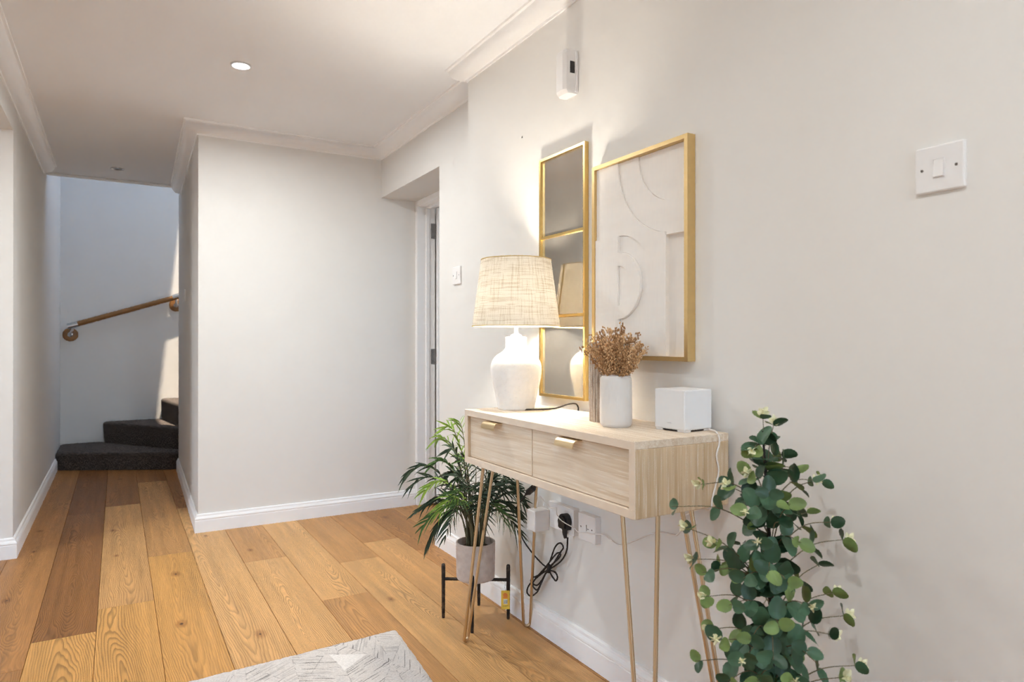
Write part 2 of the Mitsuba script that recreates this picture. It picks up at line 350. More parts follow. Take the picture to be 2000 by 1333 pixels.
# windows (all outside the picture; they let the daylight in)
M = np.eye(4); M[:3, 3] = (1.55, 6.425, 4.80)
f = frame_rect(1.60, 1.85, 0.03, 0.06); f.apply_translation((1.55, 6.425, 4.77))
add('unseen_window_1', f, 'trim_paint', kind='structure'); pane('unseen_window_1__pane', M, 1.54, 1.79)  # unseen skylight, placed to bring sun and sky light into the stairwell
M = np.array([[0, 0, 1, -3.75], [1, 0, 0, 1.7], [0, 1, 0, 1.06], [0, 0, 0, 1.0]])
f = cat(frame_rect(1.6, 2.12, 0.06, 0.06), ext(sbox(-0.04, -1.0, 0.04, 1.0), 0.05)); f.apply_transform(M); f.apply_translation((-0.03, 0, 0))
add('unseen_window_2', f, 'trim_paint', kind='structure'); pane('unseen_window_2__pane', M, 1.48, 2.0)  # unseen window, placed to send daylight through the left opening into the hall
M = np.array([[0, 0, 1, 3.65], [1, 0, 0, 3.5], [0, 1, 0, 1.5], [0, 0, 0, 1.0]])
f = frame_rect(1.0, 1.2, 0.05, 0.06); f.apply_transform(M); f.apply_translation((-0.03, 0, 0))
add('unseen_window_3', f, 'trim_paint', kind='structure'); pane('unseen_window_3__pane', M, 0.92, 1.12)  # unseen window, placed to light the doorway from the next room
# added glazed front door with side lights behind the camera, for fill daylight
M = np.array([[1, 0, 0, 0.46], [0, 0, -1, -2.65], [0, 1, 0, 1.085], [0, 0, 0, 1.0]])
f = cat(frame_rect(1.56, 2.17, 0.05, 0.08), ext(sbox(-0.43, -1.035, 0.43, 1.035).difference(sbox(-0.33, -0.55, 0.33, 0.93)), 0.045), ext(sbox(-0.47, -1.035, -0.43, 1.035).union(sbox(0.43, -1.035, 0.47, 1.035)), 0.08)); f.apply_transform(M); f.apply_translation((0, 0.04, 0))
add('added_door_2', f, 'trim_paint', kind='structure')
for i, (cx, cz, w_, h_) in enumerate(((0.0, 0.19, 0.66, 1.48), (-0.60, 0.0, 0.26, 2.07), (0.60, 0.0, 0.26, 2.07))):
    M2 = M.copy(); M2[0, 3] += cx; M2[2, 3] += cz; pane('added_door_2__pane' + ('' if i == 0 else f'_{i:03d}'), M2, w_, h_)

# floor: a base and oak planks, each a piece of its own
add('floor', cat(box(-3.8, 3.7, -2.7, 4.4, -0.12, -0.012), box(-0.57, 2.6, 4.4, 7.56, -0.12, -0.012)), 'oak_floor_far', kind='structure')
PW, P0 = 0.2015, 0.135
# for each column (its left edge is P0 + PW * k): the joints' y, and (tone, style) of the boards between them from near to far
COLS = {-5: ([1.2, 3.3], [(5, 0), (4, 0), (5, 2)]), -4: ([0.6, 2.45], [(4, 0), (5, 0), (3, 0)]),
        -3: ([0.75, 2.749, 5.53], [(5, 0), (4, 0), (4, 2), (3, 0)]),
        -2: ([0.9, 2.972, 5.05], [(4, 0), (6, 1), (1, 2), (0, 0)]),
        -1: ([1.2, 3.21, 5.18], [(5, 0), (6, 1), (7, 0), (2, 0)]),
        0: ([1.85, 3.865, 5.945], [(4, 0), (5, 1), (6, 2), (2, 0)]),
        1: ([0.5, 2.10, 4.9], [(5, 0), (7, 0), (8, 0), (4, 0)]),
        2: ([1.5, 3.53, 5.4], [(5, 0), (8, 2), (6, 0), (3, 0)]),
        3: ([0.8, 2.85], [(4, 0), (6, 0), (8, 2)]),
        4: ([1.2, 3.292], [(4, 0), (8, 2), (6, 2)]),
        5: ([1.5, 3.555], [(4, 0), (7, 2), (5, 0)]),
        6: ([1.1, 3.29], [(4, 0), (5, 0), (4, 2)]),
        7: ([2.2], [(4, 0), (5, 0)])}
pid = 0
for k, (joints, look) in COLS.items():
    xa, xb = P0 + PW * k, P0 + PW * (k + 1)
    end = 4.22 if (k < -3 or k > 1) else 6.9
    ys = [-2.6] + [j for j in joints if j < end] + [end]
    for j, (ya, yb) in enumerate(zip(ys[:-1], ys[1:])):
        if yb < 0.4: continue
        g = 0.0007
        m = box(xa + g, xb - g, ya + g, yb - g, -0.012, 0.0, 0.0012)
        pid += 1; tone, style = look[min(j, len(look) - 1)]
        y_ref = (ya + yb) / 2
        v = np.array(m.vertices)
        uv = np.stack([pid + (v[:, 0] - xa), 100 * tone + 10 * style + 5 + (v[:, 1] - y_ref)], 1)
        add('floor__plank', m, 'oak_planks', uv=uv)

# skirting boards, coving
SK = [(0, 0), (0.018, 0), (0.018, 0.066), (0.0165, 0.069), (0.0165, 0.0715), (0.0185, 0.074), (0.0175, 0.080), (0.0125, 0.087), (0.0105, 0.0905), (0.0105, 0.094), (0.0095, 0.099), (0.006, 0.102), (0, 0.103)]
def skirting(name, path): add(name, sweep_profile(path, SK), 'trim_paint', smooth=25, kind='structure')
skirting('baseboard_right', [(XR, -2.58), (XR, 2.755), (XD, 2.755), (XD, 3.311), (1.70, 3.311)])
skirting('baseboard_back', [(1.712, 4.23), (0.398, 4.23), (0.449, 6.36)])
skirting('baseboard_left', [(-0.45, 6.84), (-0.45, 4.19), (-3.65, 4.19)])
CO = [(0, H), (0, H - 0.066), (0.007, H - 0.066), (0.009, H - 0.060), (0.011, H - 0.058)] + \
     [(0.011 + 0.056 * math.sin(a) ** 1.0 * 1.0, H - 0.058 + 0.047 * (1 - math.cos(a))) for a in np.linspace(0.12, math.pi / 2, 8)] + [(0.069, H - 0.009), (0.078, H - 0.008), (0.080, H)]
CO = [(d, z) for d, z in CO]
def coving(name, path): add(name, sweep_profile(path, CO), 'trim_paint', smooth=25, kind='structure')
coving('trim_1', [(XR, -2.58), (XR, 2.755), (XD, 2.755), (XD, 4.23), (0.398, 4.23), (0.441, 6.02)])
coving('trim_2', [(-0.45, 5.75), (-0.45, -2.58)])
add('trim_3', box(-0.45, 0.44, 5.985, 6.02, H - 0.018, H, 0.004), 'trim_paint', kind='structure')

# the doorway in the recess: lining, stops, hinges, the leaf open into the next room
FX = 1.715
dj = cat(box(FX, 1.845, 4.195, 4.23, 0, 2.017, 0.002), box(FX, 1.845, 3.311, 3.346, 0, 2.017, 0.002), box(FX, 1.845, 3.346, 4.195, 1.982, 2.017, 0.002),
         box(1.775, 1.80, 4.183, 4.196, 0, 1.97, 0.002), box(1.775, 1.80, 3.346, 3.358, 0, 1.97, 0.002), box(1.775, 1.80, 3.358, 4.183, 1.97, 1.983, 0.002))
add('door_1', dj, 'trim_paint', kind='structure')
for z in (1.825, 0.985):
    hm = cat(box(1.815, 1.858, 4.190, 4.1955, z - 0.05, z + 0.05), tube([(1.862, 4.187, z - 0.05), (1.862, 4.187, z + 0.05)], 0.006, 12),
             *[tube([(1.835 + 0.012 * (-1) ** i, 4.192, z + dz), (1.835 + 0.012 * (-1) ** i, 4.1885, z + dz)], 0.004, 8) for i, dz in enumerate((-0.03, 0.0, 0.03))])
    part('door_1', 'hinge', hm, 'hinge_steel', smooth=30)
part('door_1', 'leaf', box(1.848, 2.60, 4.152, 4.186, 0.008, 1.975, 0.002), 'trim_paint')

# ---------------------------------------------------------------- stairs
st = thing('staircase', 'dark brown carpeted winder stairs turning right at the end of the corridor', 'stairs')
def step_mesh(poly, z0, z1):
    p = Polygon(poly); P = []
    for ins, z in ((0.014, z0), (0.014, z1 - 0.055), (0.004, z1 - 0.045), (0.0, z1 - 0.03), (0.002, z1 - 0.014), (0.008, z1 - 0.004), (0.018, z1)):
        q = p.buffer(0.04, join_style=1, quad_segs=4).buffer(-0.04 - ins + 0.012, join_style=1) if ins < 0 else p.buffer(-0.045 - ins).buffer(0.045, quad_segs=5)
        P += [(x, y, z) for x, y in q.exterior.coords[:-1]]
    return hull(P)
part(st, 'step', step_mesh([(-0.448, 6.855), (0.449, 6.385), (0.475, 6.556), (-0.13, 7.432), (-0.448, 7.432)], 0.0, 0.15), 'stair_carpet', smooth=40)
part(st, 'step', step_mesh([(0.455, 6.55), (0.52, 6.66), (0.40, 7.432), (-0.155, 7.432)], 0.0, 0.338), 'stair_carpet', smooth=40)
part(st, 'step', step_mesh([(0.47, 6.655), (0.80, 6.43), (0.80, 7.432), (0.360, 7.432)], 0.0, 0.535), 'stair_carpet', smooth=40)
for i in range(4):
    part(st, 'step', step_mesh([(0.78 + 0.24 * i, 6.43), (1.05 + 0.24 * i, 6.43), (1.05 + 0.24 * i, 7.432), (0.78 + 0.24 * i, 7.432)], 0.0, 0.725 + 0.19 * i), 'stair_carpet', smooth=40)

YF = 7.44
hr = thing('handrail', 'round oak handrail with chrome brackets rising along the stair wall', 'handrail')
r0, r1 = np.array([-0.385, YF - 0.062, 1.225]), np.array([0.95, YF - 0.062, 1.672])
part(hr, 'rail', tube([r0, r0 * 0.5 + r1 * 0.5, r1], 0.024, 20), 'rail_oak', smooth=30)
sl = (r1 - r0) / np.linalg.norm(r1 - r0)
part(hr, 'end_cap', tube([r0 - sl * 0.006, r0 + sl * 0.05], 0.0262, 20), 'chrome', smooth=30, label='chrome end cap')
for q, off in (((-0.372, 1.150), (-0.345, 1.215)), ((0.500, 1.445), (0.50, 1.505))):
    br = part(hr, 'bracket', cat(tube(curve([(q[0], YF - 0.02, q[1]), (q[0], YF - 0.05, q[1] + 0.006), (off[0], YF - 0.062, off[1])], 6), 0.011, 12),
                                 lathe([(0, 0), (0.022, 0), (0.022, 0.004), (0.014, 0.010), (0, 0.012)], 24).apply_transform(np.array([[1, 0, 0, q[0]], [0, 0, -1, YF - 0.018], [0, 1, 0, q[1]], [0, 0, 0, 1.0]])),
                                 tube([np.array([off[0], YF - 0.062, off[1] + 0.022]) - sl * 0.035, np.array([off[0], YF - 0.062, off[1] + 0.022]) + sl * 0.035], 0.0255, 18)), 'chrome', smooth=30, label='chrome bracket')
    rs = lathe([(0, 0), (0.060, 0), (0.062, 0.006), (0.058, 0.014), (0.046, 0.018), (0, 0.018)], 40)
    part(br, 'rosette', on_far(rs, q[0], YF, q[1]), 'rail_oak', smooth=35, label='round oak wall rosette')

# ---------------------------------------------------------------- lamps in the ceiling
def downlight(x, y, power, label, tilt=0.0):
    k = thing('downlight', label, 'ceiling light')
    ring = lathe([(0.0300, -0.002), (0.0385, -0.006), (0.0435, -0.005), (0.0440, 0.0), (0.0300, 0.0)], 40, (x, y, H))
    part(k, 'bezel', ring, 'downlight_metal', smooth=35, label='satin metal bezel')
    lens = {'type': 'disk', 'to_world': T4().translate([x, y, H - 0.0015]).rotate([1, 0, 0], 180).scale(0.0305), 'bsdf': {'type': 'ref', 'id': 'lens_dark'}}
    if power: lens['emitter'] = emitter(LIT, power)
    kk = num(k + '__lens'); scene[kk] = lens
    tag(kk, 'glowing lens' if power else 'dark unlit lens')
    return k
downlight(0.479, 3.243, DOWN_POWER, 'lit round downlight in the hall ceiling')
downlight(0.0, 5.62, 0, 'unlit round downlight in the corridor ceiling near the stairs')
downlight(0.30, 0.35, FILL_POWER, 'added fill downlight behind the camera, nearer the console table')  # added as fill light for the near end of the hall
downlight(0.30, -1.5, FILL_POWER, 'added fill downlight behind the camera, nearer the front end of the hall')  # added as fill light, well behind the camera
downlight(-1.5, 3.46, DOWN_POWER * 0.9, 'unseen lit downlight in the room on the left, placed to light the hall floor')  # out of view, placed to light the hall floor through the left opening
# ---------------------------------------------------------------- console table
CX0, CX1, CY0, CY1, CZ0, CZ1 = 1.043, 1.353, 1.222, 2.116, 0.665, 0.848
ct = thing('console_table', 'whitewashed oak console table with two drawers and brass hairpin legs against the right wall', 'console table')
t = 0.020
part(ct, 'top', box(CX0, CX1, CY0, CY1, CZ1 - t, CZ1, 0.0015), 'washed_oak')
part(ct, 'bottom', box(CX0, CX1, CY0 + t, CY1 - t, CZ0, CZ0 + t, 0.0015), 'washed_oak_rim')
part(ct, 'side_panel', box(CX0, CX1, CY0, CY0 + t, CZ0, CZ1 - t, 0.0015), 'washed_oak_end')
part(ct, 'side_panel', box(CX0, CX1, CY1 - t, CY1, CZ0, CZ1 - t, 0.0015), 'washed_oak_end')
part(ct, 'front_rim', cat(*[box(CX0 - 0.0015, CX0 + 0.002, *q, 0.0008) for q in ((CY0, CY1, CZ1 - 0.021, CZ1 - 0.0005), (CY0, CY1, CZ0, CZ0 + 0.021), (CY0, CY0 + 0.021, CZ0 + 0.02, CZ1 - 0.02), (CY1 - 0.021, CY1, CZ0 + 0.02, CZ1 - 0.02))]), 'washed_oak_rim')
part(ct, 'back_panel', box(CX1 - 0.012, CX1 - 0.004, CY0 + t, CY1 - t, CZ0 + t, CZ1 - t), 'washed_oak')
YM, GAP = 1.692, 0.0022
for ya, yb in ((YM + GAP, CY1 - t - 0.002), (CY0 + t + 0.002, YM - GAP)):
    dw = part(ct, 'drawer', cat(box(CX0 + 0.010, CX0 + 0.028, ya, yb, CZ0 + t + 0.0015, CZ1 - t - 0.003, 0.0012), box(CX0 + 0.028, CX1 - 0.03, ya + 0.012, yb - 0.012, CZ0 + t + 0.004, CZ1 - t - 0.03)), 'washed_oak')
    # brass tab pull: a strip bent over the drawer's top edge
    yc, w = ((ya + yb) / 2 + 0.020, 0.043)
    zt = CZ1 - t - 0.0045
    prof = [(CX0 + 0.012, zt)] + [(CX0 - 0.006 - 0.016 * math.sin(a), zt - 0.022 + 0.022 * math.cos(a)) for a in np.linspace(0, math.pi / 2, 9)]
    inner = [(CX0 + 0.012, zt - 0.0022)] + [(CX0 - 0.006 - 0.0138 * math.sin(a), zt - 0.022 + 0.0198 * math.cos(a)) for a in np.linspace(0, math.pi / 2, 9)]
    hm = ext(Polygon(prof + inner[::-1]), 2 * w)
    A = np.array([[1, 0, 0, 0], [0, 0, -1, yc + w], [0, 1, 0, 0], [0, 0, 0, 1.0]]); hm.apply_transform(A)
    part(dw, 'handle', hm, 'brass', smooth=35, label='brass tab pull')
LEGS = [((1.070, 2.030), (1.135, 2.075), (1.086, 2.198)), ((1.220, 2.064), (1.300, 2.052), (1.343, 2.195)),
        ((1.085, 1.320), (1.150, 1.262), (1.086, 1.228)), ((1.250, 1.286), (1.300, 1.306), (1.343, 1.208))]
for a, b, f in LEGS:
    A, Bp, Fp = np.array([*a, CZ0 - 0.002]), np.array([*b, CZ0 - 0.002]), np.array([*f, 0.0])
    r = 0.0055
    mid = (A + Bp) / 2; side = (Bp - A) / np.linalg.norm(Bp - A)
    up = mid - Fp; up /= np.linalg.norm(up)
    c = Fp + up * 0.020
    bend = [c + 0.014 * (-side * math.cos(t_) - up * math.sin(t_)) for t_ in np.linspace(0.0, math.pi, 12)]
    lg = tube([A, *bend, Bp], r, 12)
    plate = hull([(q[0] + dx, q[1] + dy, z) for q in (a, b) for dx in (-0.014, 0.014) for dy in (-0.014, 0.014) for z in (CZ0 - 0.004, CZ0)])
    part(ct, 'leg', cat(lg, plate), 'brass_leg', smooth=40, label='brass hairpin leg')

# ---------------------------------------------------------------- table lamp
LX, LY, LZ = 1.198, 2.030, CZ1
tl = thing('table_lamp', 'lit table lamp with white plaster jar base and cream linen shade on the console table', 'table lamp')
base = [(0.0, 0.0), (0.060, 0.0), (0.064, 0.004), (0.067, 0.02), (0.0755, 0.060), (0.0845, 0.100), (0.0885, 0.130), (0.0875, 0.153), (0.0800, 0.172), (0.0660, 0.188), (0.0500, 0.198), (0.0410, 0.207), (0.0375, 0.216), (0.0372, 0.245), (0.0365, 0.2495), (0.033, 0.251), (0.0, 0.251)]
pc = curve([(a, 0, b) for a, b in base[2:14]], 5)[:, [0, 2]]
part(tl, 'base', lathe([base[0], base[1], *[tuple(q) for q in pc], *base[14:]], 72, (LX, LY, LZ)), 'lamp_plaster', smooth=40)
part(tl, 'neck', lathe([(0, 0.25), (0.020, 0.25), (0.020, 0.256), (0.014, 0.260), (0.0075, 0.262), (0.0075, 0.300), (0.016, 0.302), (0.016, 0.345), (0, 0.345)], 28, (LX, LY, LZ)), 'white_plastic', smooth=40, label='white lamp holder')
SB, ST, RB, RT = LZ + 0.288, LZ + 0.518, 0.1525, 0.1215
n = 96; V, F, UV = [], [], []
for i in range(n + 1):
    a = 2 * math.pi * i / n
    for j in range(7):
        s = j / 6; r = RB + (RT - RB) * s
        V.append((LX + r * math.cos(a), LY + r * math.sin(a), SB + (ST - SB) * s)); UV.append((a * 0.137, (ST - SB) * s))
for i in range(n):
    for j in range(6):
        a = i * 7 + j; F += [(a, a + 7, a + 8), (a, a + 8, a + 1)]
part(tl, 'shade', trimesh.Trimesh(V, F, process=False), 'lamp_linen', smooth=True, uv=np.array(UV))
sh = f'{tl}__shade'
for z, r in ((SB, RB), (ST, RT)):
    ring = [(LX + r * math.cos(a), LY + r * math.sin(a), z) for a in np.linspace(0, 2 * math.pi, 97)]
    part(sh, 'rim', tube(ring, 0.0016, 6, caps=False), 'lamp_seam_cloth', smooth=True)
sa = math.radians(8)     # the glued seam, on the side turned to the mirror
seam = []
for da in (-0.05, 0.05):
    for s in np.linspace(0, 1, 7):
        r = RB + (RT - RB) * s + 0.0009; seam.append((LX + r * math.cos(sa + da), LY + r * math.sin(sa + da), SB + (ST - SB) * s))
part(sh, 'seam', trimesh.Trimesh(seam, [q for j in range(6) for q in ((j, j + 7, j + 8), (j, j + 8, j + 1))], process=False), 'lamp_seam_cloth', label='glued cloth seam')
zs = ST - 0.035; rs_ = RB + (RT - RB) * (zs - SB) / (ST - SB)
spider = [tube([(LX, LY, LZ + 0.345), (LX + 0.02 * math.cos(a), LY + 0.02 * math.sin(a), zs - 0.02), (LX + rs_ * math.cos(a), LY + rs_ * math.sin(a), zs)], 0.0014, 6) for a in (0.4, 2.5, 4.6)]
part(tl, 'shade_carrier', cat(*spider), 'chrome', smooth=40)
bk = num(tl + '__bulb')
scene[bk] = mikit.ply(trimesh.creation.icosphere(3, 0.038).apply_translation((LX, LY, LZ + 0.378)), 'white_plastic', smooth=True, emitter=emitter(LAMP, LAMP_POWER * 2.1))
tag(bk, 'glowing bulb inside the shade')
# flex: out of the base, over the back edge, inline switch, bundled coil, plug
part(tl, 'flex', cat(
    tube(curve([(LX - 0.010, LY - 0.052, LZ + 0.004), (LX + 0.02, LY - 0.075, LZ + 0.004), (1.290, 1.930, LZ + 0.006), (1.335, 1.902, LZ + 0.022), (1.3605, 1.893, LZ + 0.016), (1.3635, 1.895, LZ - 0.03), (1.3635, 1.93, 0.70), (1.350, 1.98, 0.64), (1.300, 2.02, 0.590), (1.279, 2.034, 0.571)], 8), 0.0026, 8),
    tube(curve([(1.277, 2.092, 0.532), (1.283, 2.135, 0.50), (1.310, 2.215, 0.452), (1.335, 2.245, 0.39), (1.345, 2.235, 0.330), (1.350, 2.175, 0.290), (1.350, 2.100, 0.266), (1.352, 2.060, 0.262), (1.350, 2.028, 0.274)], 8), 0.0028, 8),
    tube(curve([(1.345, 1.929, 0.405), (1.350, 1.942, 0.356), (1.350, 1.975, 0.312), (1.350, 2.028, 0.274), (1.349, 2.088, 0.238), (1.350, 2.138, 0.202), (1.350, 2.190, 0.160), (1.350, 2.206, 0.128), (1.350, 2.178, 0.122), (1.352, 2.138, 0.149), (1.352, 2.109, 0.191), (1.352, 2.075, 0.240), (1.355, 2.028, 0.290), (1.355, 1.989, 0.336), (1.355, 1.970, 0.359), (1.352, 1.985, 0.371), (1.350, 2.015, 0.348), (1.350, 2.055, 0.280),
                (1.346, 2.110, 0.225), (1.345, 2.160, 0.196), (1.344, 2.166, 0.180), (1.345, 2.130, 0.178), (1.346, 2.098, 0.205), (1.347, 2.060, 0.250), (1.347, 2.015, 0.262), (1.347, 1.995, 0.250), (1.348, 2.010, 0.232), (1.349, 2.050, 0.262), (1.345, 1.985, 0.318), (1.345, 1.972, 0.336), (1.346, 2.000, 0.330), (1.345, 2.07, 0.262), (1.342, 2.135, 0.20), (1.342, 2.152, 0.172), (1.342, 2.120, 0.165), (1.343, 2.085, 0.215), (1.346, 2.050, 0.262)], 8), 0.0029, 8),
    tube([(1.346, 2.054, 0.250), (1.346, 2.044, 0.276)], 0.008, 10)), 'black_rubber', smooth=True, label='black power flex tied in a bundle')
A_, B_ = np.array([1.277, 2.094, 0.530]), np.array([1.279, 2.030, 0.573])
d_ = (B_ - A_) / np.linalg.norm(B_ - A_)
part(tl, 'inline_switch', tube([A_, A_ + d_ * 0.004, A_ + d_ * 0.016, A_ + d_ * 0.02, B_ - d_ * 0.02, B_ - d_ * 0.016, B_ - d_ * 0.004, B_], [0.004, 0.0055, 0.006, 0.0115, 0.0115, 0.006, 0.0055, 0.004], 14), 'black_plastic', smooth=35, label='black inline switch')
plug = Point(0, 0).buffer(0.026, quad_segs=12).union(sbox(-0.0235, -0.027, 0.0235, 0.004))
pm = cat(ext(plug.buffer(-0.003).buffer(0.003), 0.020), )
q = ext(plug.buffer(-0.006), 0.008); q.apply_translation((0, 0, 0.019)); pm = cat(pm, q)
PY, PZ, PX = 1.934, 0.462, 1.347
part(tl, 'plug', cat(on_right(pm, PX + 0.0005, PY, PZ), tube([(PX - 0.011, PY, PZ - 0.022), (PX - 0.011, PY - 0.001, PZ - 0.042), (PX - 0.010, PY - 0.003, PZ - 0.058)], [0.0095, 0.0085, 0.0055], 14)), 'black_plastic', smooth=35, label='black three-pin plug')

# ---------------------------------------------------------------- mirror
mr = thing('mirror', 'tall slim gold framed mirror with three antiqued panes behind the table lamp', 'mirror')
MY0, MY1, MZ0, MZ1, MXF = 1.845, 2.130, 0.882, 1.757, 1.356
fr = ext(sbox(0, 0, MY1 - MY0, MZ1 - MZ0).difference(sbox(0.0095, 0.0095, MY1 - MY0 - 0.0095, MZ1 - MZ0 - 0.0095)), XR - MXF - 0.001)
part(mr, 'frame', on_right(fr, XR - 0.001, MY1, MZ0), 'gold_frame')
zb = [MZ0 + 0.0095, 1.174, 1.464, MZ1 - 0.0095]
for i in range(3):
    part(mr, 'pane', box(1.366, 1.371, MY0 + 0.009, MY1 - 0.009, zb[i] - 0.001, zb[i + 1] + 0.001), 'antique_mirror')
for z in zb[1:3]: part(mr, 'bar', box(1.3575, 1.3665, MY0 + 0.009, MY1 - 0.009, z - 0.005, z + 0.005, 0.001), 'gold_frame')

# ---------------------------------------------------------------- relief picture
wa = thing('relief_picture', 'white abstract relief panel of arcs in a deep gold frame right of the mirror', 'picture')
AY0, AY1, AZ0, AZ1, AXF = 1.357, 1.788, 1.027, 1.652, 1.343
w, h = AY1 - AY0, AZ1 - AZ0
fr = ext(sbox(0, 0, w, h).difference(sbox(0.013, 0.012, w - 0.013, h - 0.012)), XR - AXF - 0.001)
part(wa, 'frame', on_right(fr, XR - 0.001, AY1, AZ0), 'art_gold')
part(wa, 'backboard', box(1.366, 1.371, AY0 + 0.012, AY1 - 0.012, AZ0 + 0.011, AZ1 - 0.011), 'art_plaster')
def U(y, z): return (AY1 - y, z - AZ0)          # to the picture's own frame: right, up
L, Rr, Bt, Tp = 0.0132, w - 0.0132, 0.0125, h - 0.0122
full = sbox(L, Bt, Rr, Tp)
C1 = Point(*U(1.42, 1.640)); ring_out, ring_in = C1.buffer(0.246, quad_segs=40).intersection(full), C1.buffer(0.156, quad_segs=40).intersection(full)
big = ring_out.union(sbox(U(1.455, 0)[0], U(0, 1.389)[1], Rr, Tp))
strip = sbox(U(1.452, 0)[0], Bt, Rr, U(0, 1.387)[1])
main = full.difference(big).difference(strip)
cd = Point(*U(1.660, 1.256)); xl = U(1.660, 0)[0]
left_rect = sbox(L, Bt, xl, U(0, 1.411)[1])
half = sbox(xl, Bt, Rr, Tp)
disc = cd.buffer(0.104, quad_segs=32).intersection(half); disc_in = cd.buffer(0.061, quad_segs=28).intersection(half); halo = cd.buffer(0.155, quad_segs=32).intersection(half)
def relief(poly, t0, t1, lab):
    poly = poly.buffer(-0.0004)
    m = ext(poly, t1 - t0); m.apply_translation((0, 0, t0))
    part(wa, 'relief_panel', on_right(m, 1.3662, AY1, AZ0), 'art_plaster', label=lab)
relief(main.difference(left_rect).difference(halo), 0, 0.0135, 'main plaster panel')
relief(big.difference(ring_in), 0, 0.0085, 'curved plaster band')
relief(ring_in, 0, 0.0030, 'quarter disc in the corner')
relief(halo.difference(disc).intersection(main), 0, 0.0090, 'half ring round the raised disc')
relief(unary_union([left_rect, disc]).difference(disc_in), 0, 0.0190, 'raised panel with a half disc')
relief(disc_in, 0, 0.0138, 'sunken half disc')

# ---------------------------------------------------------------- things on the console
VX, VY = 1.188, 1.472
vp = [(0, 0.0), (0.036, 0.0), (0.0400, 0.003), (0.0435, 0.010), (0.0445, 0.022), (0.0440, 0.080), (0.0432, 0.125), (0.0425, 0.133), (0.0390, 0.1395), (0.0320, 0.1425), (0.0265, 0.1435), (0.0255, 0.1455), (0.0255, 0.1530), (0.0245, 0.1545), (0.0225, 0.1545), (0.0220, 0.1520), (0.0220, 0.135), (0.038, 0.12), (0.038, 0.012), (0, 0.010)]
vz = add('vase', lathe(vp, 56, (VX, VY, CZ1)), 'vase_ceramic', smooth=35, label='matt off-white bottle vase holding dried flowers on the console table', cat='vase')
bq = thing('dried_flowers', 'bunch of brown dried flower sprigs standing in the off-white vase', 'dried flowers')
def sprig(seed):
    rr = random.Random(seed); ms = []
    L = 0.155; stem = [(0, 0, 0), (0.004, 0, L * 0.45), (rr.uniform(-0.008, 0.008), rr.uniform(-0.008, 0.008), L)]
    P = curve(stem, 6); ms.append(tube(P, np.linspace(0.0011, 0.0006, len(P)), 4))
    s0 = trimesh.creation.icosphere(0, 1.0)
    for i in range(62):
        u = rr.uniform(0.16, 1.0); k = u * (len(P) - 1); a = int(min(k, len(P) - 2)); c = P[a] + (P[a + 1] - P[a]) * (k - a)
        w_ = 0.0125 * math.sin(min(1.0, (u - 0.10) * 1.35) * math.pi * 0.80) + 0.002
        ph, rad = rr.uniform(0, 6.283), rr.uniform(0.25, 1.0) * w_
        e = c + np.array([math.cos(ph) * rad, math.sin(ph) * rad, rr.uniform(-0.002, 0.010)])
        b = s0.copy(); b.apply_scale([rr.uniform(0.0018, 0.0032), rr.uniform(0.0018, 0.0032), rr.uniform(0.003, 0.0052)])
        b.apply_transform(trimesh.transformations.rotation_matrix(rr.uniform(0, 0.8), [math.sin(ph), -math.cos(ph), 0])); b.apply_translation(e); ms.append(b)
        if i % 3 == 0: ms.append(tube([c - (0, 0, 0.006), e], 0.0005, 3, caps=False))
    return cat(*ms)
SPR = [mikit.ply(sprig(40 + i), f'dried_{i % 3}', smooth=False) for i in range(6)]
golden = math.pi * (3 - math.sqrt(5))
for i in range(64):
    q = math.sqrt((i + 0.5) / 64); th = i * golden; lean = q ** 0.9 * 37 + RNG.uniform(-7, 7)
    rot = T4().translate([VX + 0.014 * q * math.cos(th), VY + 0.014 * q * math.sin(th), CZ1 + 0.118]).rotate([-math.sin(th), math.cos(th), 0], lean).rotate([0, 0, 1], RNG.uniform(0, 360)).scale(RNG.uniform(0.84, 1.06) * (1.0 - 0.20 * q * q))
    key = num(bq + '__sprig'); scene[key] = {**SPR[i % 6], 'to_world': rot}

# ribbed cylinder behind the vase
rv = thing('ribbed_vase', 'tall grey-brown vertically ribbed cylinder vase standing behind the white vase', 'vase')
BX, BY, BR, BH = 1.256, 1.585, 0.0605, 0.232
nb = 30
outl = []
for i in range(nb * 8):
    a = 2 * math.pi * i / (nb * 8); ph = (i % 8) / 8.0
    outl.append((BX + (BR - 0.0022 + 0.0022 * abs(math.sin(math.pi * ph)) ** 0.6) * math.cos(a), BY + (BR - 0.0022 + 0.0022 * abs(math.sin(math.pi * ph)) ** 0.6) * math.sin(a)))
shell = Polygon(outl).difference(Point(BX, BY).buffer(BR - 0.008, quad_segs=24))
m = ext(shell, BH); m.apply_translation((0, 0, CZ1))
v = np.array(m.vertices); uvv = np.stack([np.arctan2(v[:, 1] - BY, v[:, 0] - BX) * BR * 20, v[:, 2] * 10], 1)
part(rv, 'body', m, 'ribbed_clay', uv=uvv)
part(rv, 'floor', lathe([(0, 0.001), (BR - 0.0075, 0.001), (BR - 0.0075, 0.008), (0, 0.008)], 40, (BX, BY, CZ1)), 'ribbed_clay', uv=np.zeros((len(lathe([(0, 0.001), (BR - 0.0075, 0.001), (BR - 0.0075, 0.008), (0, 0.008)], 40).vertices), 2)))
for i in range(nb):
    a = 2 * math.pi * i / nb + 0.0
    part(rv, 'groove_line', tube([(BX + (BR - 0.0019) * math.cos(a), BY + (BR - 0.0019) * math.sin(a), CZ1 + 0.002), (BX + (BR - 0.0019) * math.cos(a), BY + (BR - 0.0019) * math.sin(a), CZ1 + BH - 0.001)], 0.0011, 5), 'ribbed_white', label='pale line in the groove' if i == 0 else None)

